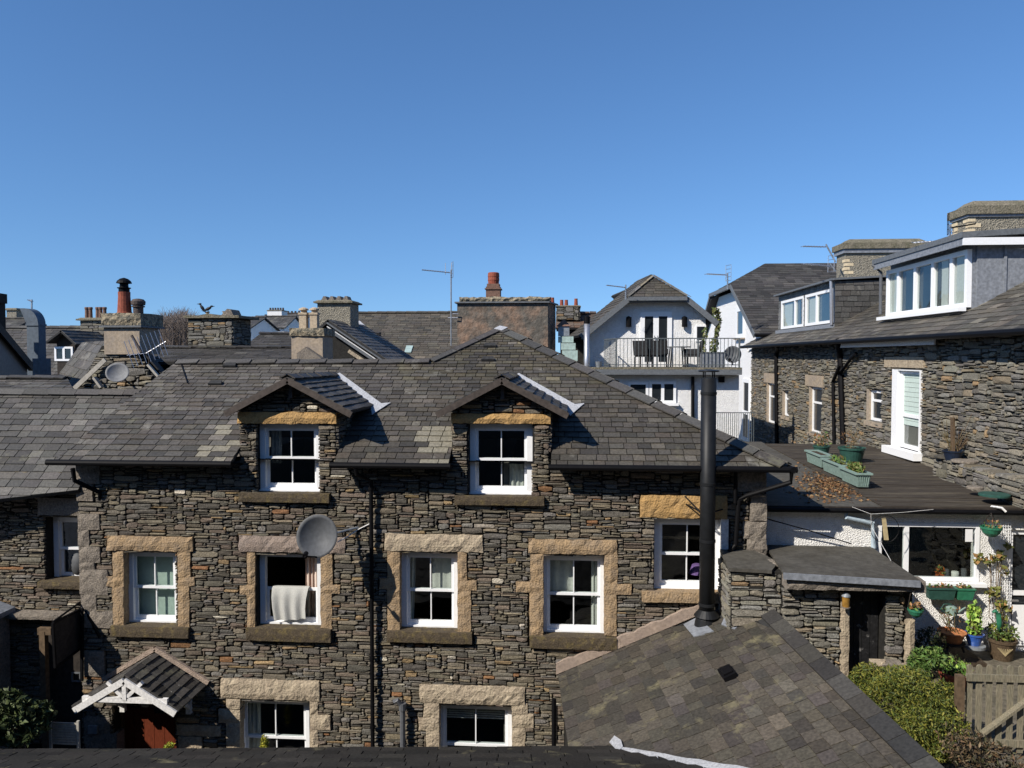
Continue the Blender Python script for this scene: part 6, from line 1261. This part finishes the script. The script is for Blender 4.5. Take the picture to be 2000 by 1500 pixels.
for i in range(8): x = a+(b-a)*i/7; k.tube([(x, YF-.06, p), (x, YF-.06, q)], .006, 4)
for i in range(34): z = p+(q-p)*i/33; k.tube([(a, YF-.065, z), (b, YF-.065, z)], .006, 4)
single(k, 'trellis', 'white', 'white wire trellis on the wall beside the door', 'trellis')
k = M(); rng = random.Random(21); cl = []
for px, py, n, rr_ in ((1912, 1092, 26, .13), (1935, 1095, 30, .14), (1950, 1085, 34, .12), (1945, 1155, 26, .12), (1932, 1158, 18, .1), (1955, 1180, 30, .12), (1960, 1115, 14, .12), (1968, 1065, 12, .08), (1958, 1205, 20, .1), (1970, 1190, 10, .08)):
    cl += blob(rng, Py(px, py, YF-.16), (rr_, .06, rr_*.8), n)
leaves(k, cl, .055, [(.16, .17, .05), (.22, .19, .06), (.25, .14, .05), (.12, .14, .03)], rng, asp=.6)
for i in range(5):
    p0 = Py(1958+3*i, 1245, YF-.1); k.tube([p0]+[Py(1958-6*i+rng.uniform(-8, 8), 1245-40*j, YF-.12) for j in range(1, 5)], .008, 4, c=(.14, .10, .06))
single(k, 'climbing_plant', 'leaf', 'reddish green climber trained up the white trellis', 'plant')
def gp(x, y, zz=3.2): return Pz(x, y, zz)
p = gp(1956, 1286); roundpot('plant_pot', p, .25, .40, 'bigpot', 'big brown glazed pot with a leaf pattern near the door step', 'leafy green plant spilling from the big brown pot', GRc+YGc, .045, (.3, .28, .16), 260)
k = M()
for i in range(9): an = 3.4+.13*i; k.tube([p+A(.21*math.cos(4.5), .215*math.sin(4.5), .12), p+A(.25*math.cos(an+.55), .25*math.sin(an+.55), .27)], .006, 4)
o = k.build('leaf_pattern', 'tan', bpy.data.objects[[q.name for q in col.objects if q.name.startswith('plant_pot')][-1]])
t = thing('dark_soil_box', Py(1850, 1275, 15.1), 'dark soil box added along the white wall for the shadowy area under the pots', 'bed'); k = M(); k.box(Py(1790, 1275, 14.8)[0], Py(1925, 1275, 14.8)[0], 14.75, 15.55, 3.15, 3.27); k.build('soil', 'soil', t)  # dark box added for the shadowy soil below the pots
p = Py(1902, 1264, 15.05); k = M(); k.lathe(p, [(.2, 0), (.2, .05)], 18); single(k, 'saucer', 'galv', 'pale saucer under the bright blue pot', 'saucer')
roundpot('plant_pot', p+A(0, 0, .052), .165, .22, 'blue', 'bright blue glazed pot of lettuce-green leaves', 'tall lime green plant in the bright blue pot', LIMEc, .05, (.13, .12, .36), 230, taper=.62, asp=.7)
p = Py(1858, 1268, 15.0); k = M()
for q in range(4): k.bar(p+A(.16*(-1)**q, .16*(-1)**(q//2), 0), p+A(.12*(-1)**q, .12*(-1)**(q//2), .12), .03)
k.lathe(p+A(0, 0, .12), [(.24, 0), (.24, .03)], 18); single(k, 'pot_stand', 'darktimber', 'dark low stand under the orange terracotta bowl', 'stand')
roundpot('plant_pot', p+A(0, 0, .152), .24, .2, 'terr_orange', 'wide orange terracotta bowl on a dark stand', 'thin stems in the orange terracotta bowl', GRc+DRYc, .03, (.25, .2, .3), 50, taper=.7, soil='terr_orange')
p = gp(1862, 1345); roundpot('plant_pot', p, .23, .3, 'terra', 'red terracotta pot in shade left of the picket gate', 'bright green leaves over the red terracotta pot', GRc+LIMEc, .05, (.3, .28, .13), 200)
t = thing('watering_can', Py(1858, 1199, 15.1), 'small teal watering can hung on the white wall', 'watering can'); c = Py(1858, 1200, 15.3); k = M(); k.lathe(c, [(.1, 0), (.1, .14), (.05, .17)], 16); k.tube([c+A(.09, 0, .02), c+A(.24, -.05, .16)], [.025, .014], 8); k.build('body', 'teal', t); k = M(); k.tube([c+A(-.09, 0, .02), c+A(-.2, 0, .1), c+A(-.14, 0, .2), c+A(0, 0, .2)], .012, 6); k.build('handle', 'darkgreen', t)
k = M(); c = Py(1944, 1212, 15.2); pts = [c+A(-.06, 0, .16), c+A(0, 0, .19), c+A(.05, 0, .12), c+A(.07, 0, -.02), c+A(.08, 0, -.2)]; k.tube(pts, [.02, .035, .045, .05, .035], 10); single(k, 'hose_reel', 'green', 'bright green curled hose end by the brown pot', 'hose', smooth=True)
# amber lantern on the shed jamb
p = Py(1652, 1187, 13.45); t = thing('lantern', p, 'amber glass lantern with white cap on the shed door jamb', 'lantern'); k = M(); k.lathe(p, [(.06, .02), (.064, .2)], 16); k.build('glass', 'amber', t); k = M(); k.lathe(p, [(.072, 0), (.072, .02)], 16); k.build('base', 'quoin', t); k = M(); k.lathe(p+A(0, 0, .2), [(.075, 0), (.07, .02), (.03, .06), (.02, .065)], 16); k.build('cap', 'galv', t); k = M(); k.box(p[0]-.02, p[0]+.02, p[1]+.08, 13.6, p[2]+.1, p[2]+.14); k.build('wall_arm', 'black', t)
# ---- picket gate and fence
YGt = 11.4; zb = 3.22
t = thing('picket_gate', Py(1940, 1450, YGt), 'weathered wooden picket gate with round tops and a diagonal brace', 'gate')
zt0 = Py(1940, 1299, YGt)[2]; xs = [Py(x, 1380, YGt)[0] for x in (1893, 1912, 1932, 1952, 1973, 1994, 2015, 2036)]
for x in xs:
    k = M(); pr = [(x-.04, zb+.05), (x+.04, zb+.05), (x+.04, zt0-.04)]+[(x+.04*math.cos(a_*.52), zt0-.04+.04*math.sin(a_*.52)) for a_ in range(1, 6)]+[(x-.04, zt0-.04)]; k.prism([(a_, YGt, b_) for a_, b_ in pr], (0, .022, 0)); k.build('picket', 'timber', t)
k = M(); zr = Py(1940, 1323, YGt)[2]; k.box(xs[0]-.06, xs[-1]+.06, YGt-.04, YGt-.002, zr-.05, zr+.05); k.build('rail', 'timber', t)
k = M(); z2 = zb+.2; k.box(xs[0]-.06, xs[-1]+.06, YGt-.04, YGt-.002, z2-.05, z2+.05); k.build('rail', 'timber', t)
k = M(); k.bar(Py(1899, 1447, YGt-.045), Py(2030, 1350, YGt-.045), .035, .10, up=(0, -1, 0)); k.build('brace', 'timber', t)
k = M(); x = xs[0]-.14; k.box(x-.05, x+.05, YGt-.05, YGt+.05, zb-.02, zr+.02); k.build('gate_post', 'browntimber', t)
# ---- shrubs
def shrub(name, parts, size, cols, label, seed, stems=8, asp=.3, base=None, cat='shrub'):
    t = thing(name, base if base is not None else parts[0][0], label, cat); rng = random.Random(seed); k = M()
    for (c, r, n) in parts:
        pts = [p for p in blob(rng, c, r, n) if mnoise.noise(Vector(p)*2.4+Vector((seed, 0, 0))) > -.32 or rng.random() < .25]
        leaves(k, pts, size, cols, rng, asp=asp)
    k.build('foliage', 'leaf', t); k = M()
    for i in range(stems):
        c, r, n = rng.choice(parts); b = np.array(base if base is not None else (c[0], c[1], c[2]-r[2])); tip = np.array(c)+A(*(rng.uniform(-.7, .7)*q for q in r)); k.tube([b+A(rng.uniform(-.05, .05), rng.uniform(-.05, .05), 0), (b+tip)/2+A(0, 0, .06), tip], [.016, .011, .004], 5)
    k.build('stems', 'twig', t); return t
B = lambda x, y, Y: Py(x, y, Y)
YGd = [(.105, .125, .018), (.18, .17, .028), (.065, .09, .014), (.038, .055, .012), (.14, .14, .02)]
shrub('garden_shrub', [(B(1770, 1385, 11.6), (.62, .5, .55), 9500), (B(1700, 1335, 12.2), (.34, .3, .32), 3200), (B(1835, 1425, 11.2), (.42, .4, .45), 5200), (B(1765, 1335, 12), (.52, .4, .25), 4200), (B(1845, 1370, 11.7), (.28, .25, .32), 1800), (B(1800, 1440, 10.9), (.4, .3, .4), 3000)], .03, YGd, 'dense yellow-green evergreen shrub growing behind the outbuilding ridge', 31, base=(5.4, 11.7, 3.2), stems=14)
shrub('dark_shrub', [(B(1815, 1262, 14.2), (.3, .25, .35), 700), (B(1850, 1300, 13.9), (.3, .25, .25), 600)], .045, [(.02, .03, .01), (.035, .05, .015), (.05, .04, .02)], 'dark tangled shrub under the window boxes behind the shed corner', 32, base=B(1830, 1310, 14.2), stems=16)
shrub('fern_clump', [(B(1800, 1290, 13), (.22, .2, .2), 420), (B(1825, 1285, 13.1), (.2, .2, .2), 350), (B(1790, 1310, 12.9), (.2, .2, .15), 250)], .05, GRc, 'green leafy plant in front of the shed corner', 33, base=B(1805, 1330, 13))
shrub('dry_bramble', [(B(1895, 1465, 10.2), (.35, .3, .25), 700), (B(1940, 1480, 10.4), (.35, .3, .2), 600), (B(1865, 1450, 10.6), (.25, .25, .25), 400)], .04, [(.10, .06, .03), (.06, .04, .02), (.15, .11, .06), (.05, .05, .02), (.03, .025, .015)], 'brown dying bramble below the picket gate', 35, base=B(1910, 1495, 10.3), stems=24)
for i, (x, y, s) in enumerate(((1715, 1300, .12), (1738, 1305, .16), (1762, 1310, .14), (1785, 1300, .1))):
    p = B(x, y, 13.3); k = M(); k.rough(p[0]-s, p[0]+s, p[1]-s*.7, p[1]+s*.7, 3.2, p[2]+s*.7, .05, .08, 40+i); single(k, 'rock', ('palestone', 'quoin', 'palestone', 'quoin')[i], ('tall pale rock left of the pile beside the shed door', 'grey rock second in the pile by the shed door', 'pale rock third in the pile by the shed door', 'small grey rock at the right of the shed rock pile')[i], 'rock', 'rocks at the foot of the shed')
shrub('leafy_bush', [(B(35, 1410, 13.2), (.5, .4, .42), 1500), (B(75, 1400, 13.4), (.28, .3, .3), 500), (B(10, 1380, 13.2), (.4, .3, .3), 700)], .07, [(.04, .06, .018), (.07, .09, .03), (.025, .04, .012)], 'dark glossy bush in the bottom left corner', 37, base=B(40, 1475, 13.2), asp=.45)
shrub('young_conifer', [(B(516, 1455, 14.6), (.08, .08, .22), 420)], .035, [(.36, .33, .03), (.28, .30, .04)], 'small yellow-green conifer in front of the ground floor window', 39, base=B(516, 1480, 14.6), stems=3)
shrub('potted_primrose', [(B(330, 1458, 14.4), (.1, .1, .07), 120)], .04, [(.40, .38, .03), (.2, .26, .03)], 'little yellow-green plant beside the red front door', 41, base=B(330, 1470, 14.4), stems=3)
# ---- balcony furniture
def chair(c, rz, label):
    t = thing('wicker_chair', c, label, 'chair', 'dark wicker chairs on the balcony'); t.rotation_euler = (0, 0, 0); c = np.array(c, float); ca, sa = math.cos(rz), math.sin(rz); X, Y, Z = A(ca, sa, 0), A(-sa, ca, 0), A(0, 0, 1); k = M()
    k.obox(c-X*.26-Y*.26+Z*.36, X*.52, Y*.5, Z*.09); k.build('seat', 'wicker', t); k = M(); k.obox(c-X*.28+Y*.22+Z*.40, X*.56, Y*.06+Z*.02, Z*.52+Y*.1); k.build('backrest', 'wicker', t)
    for sx in (-.25, .25):
        for sy in (-.23, .21): k = M(); k.obox(c+X*(sx-.025)+Y*sy, X*.05, Y*.05, Z*.36); k.build('leg', 'wicker', t)
    for sx in (-.29, .24): k = M(); k.obox(c+X*sx-Y*.24+Z*.45, X*.05, Y*.48, Z*.2); k.build('armrest', 'wicker', t)
zc_ = bz-.028
for x, y, rz, lb in ((1258, 27.9, 2.6, 'wicker chair left of the balcony doors'), (1288, 27.6, 3.0, 'wicker chair in front of the balcony doors'), (1352, 27.9, -1.9, 'wicker chair right of the balcony table')): chair((Py(x, 700, y)[0], y, zc_), rz, lb)
c = A(Py(1322, 700, 28.0)[0], 28.0, zc_); t = thing('balcony_table', c, 'dark round table between the wicker chairs on the balcony', 'table'); k = M(); k.lathe(c+A(0, 0, .70), [(.5, 0), (.5, .035)], 24); k.build('tabletop', 'bargegrey', t)
for i in range(4): an = .8+i*1.57; k = M(); k.tube([c+A(.38*math.cos(an), .38*math.sin(an), 0), c+A(.3*math.cos(an), .3*math.sin(an), .7)], .025, 6); k.build('leg', 'wicker', t)
a, b = Py(1370, 700, 26.95)[0], Py(1416, 700, 26.95)[0]; t = thing('balcony_planter', (a, 26.95, zc_), 'long grey trough planter inside the balcony railing', 'planter'); k = M(); k.box(a, b, 26.92, 27.25, zc_, zc_+.5); k.build('trough', 'leadgrey', t); k = M(); k.box(a-.02, b+.02, 26.9, 27.27, zc_+.501, zc_+.53); k.build('rim', 'rail', t)
k = M(); c = A(Py(1169, 712, 27.1)[0], 27.1, zc_); k.lathe(c, [(.09, 0), (.13, .2), (.11, .2)], 16); single(k, 'small_pot', 'galv', 'small grey pot at the left end of the balcony deck', 'plant pot')
k = M(); rng = random.Random(51); pts = []
for i in range(20): f = i/19; pts += blob(rng, Py(1398+4*math.sin(f*5), 606+f*84, 28.6), (.13+.05*math.sin(f*9), .12, .12), 26)
for i in range(9): pts += blob(rng, Py(1378-i*.5, 645+i*6, 28.6), (.1, .1, .1), 12)
leaves(k, pts, .06, [(.05, .08, .02), (.1, .12, .04), (.16, .16, .05)], rng, asp=.55); k.tube([Py(1398, 690, 28.6), Py(1399, 600, 28.6)], .015, 5, c=(.1, .07, .04)); single(k, 'climbing_plant', 'leaf', 'tall narrow green climber between the two white houses', 'plant')
# ---- bottom left yard
t = thing('garden_chair', Py(125, 1480, 13.6), 'pale slatted garden chair back in the bottom left yard', 'chair'); a, b, p, q = prect(99, 153, 1411, 1455, 13.6)
k = M()
for i in range(9): z = p+(q-p)*(i+.5)/9; k.box(a+.03, b-.03, 13.6, 13.62, z-.018, z+.018)
k.build('backrest', 'chairslat', t)
k = M(); k.bar((a, 13.6, p-.7), (a, 13.6, q+.02), .045); k.build('frame', 'chairslat', t); k = M(); k.bar((b, 13.6, p-.7), (b, 13.6, q+.04), .045); k.build('frame', 'chairslat', t)
k = M(); k.box(a, b, 13.1, 13.58, p-.3, p-.26); k.build('seat', 'chairslat', t)
t = thing('hanging_sign_board', Py(130, 1250, 14.5), 'dark blank board in a black iron frame beside the lower left doorway', 'sign'); n1, n2, n3, n4 = Py(103, 1217, 14.2), Py(157, 1190, 15.0), Py(157, 1266, 15.0), Py(108, 1304, 14.2)
k = M(); k.prism([n1, n2, n3, n4], (-.03, .02, 0)); k.build('board', 'darktimber', t)
k = M()
for e, f in ((n1, n2), (n2, n3), (n3, n4), (n4, n1)): k.bar(e, f, .045)
k.build('frame', 'black', t)
k = M(); k.bar(n2+A(0, 0, .15), n1+A(0, 0, .02), .03); k.bar(n2+A(.05, 0, .1), Py(195, 1245, 14.9), .04); k.bar(Py(160, 1188, 14.9), Py(160, 1330, 14.9), .05); k.build('bracket', 'black', t)
k = M(); p = Py(1361, 1122, 15.7); k.lathe((p[0], 15.7, p[2]), [(.12, 0), (.16, .02), (.1, .2), (.06, .22)], 16); o = k; single(k, 'lampshade', mat('purple_shade', (.22, .12, .34)), 'purple lampshade inside the window half hidden by the flue', 'lampshade')
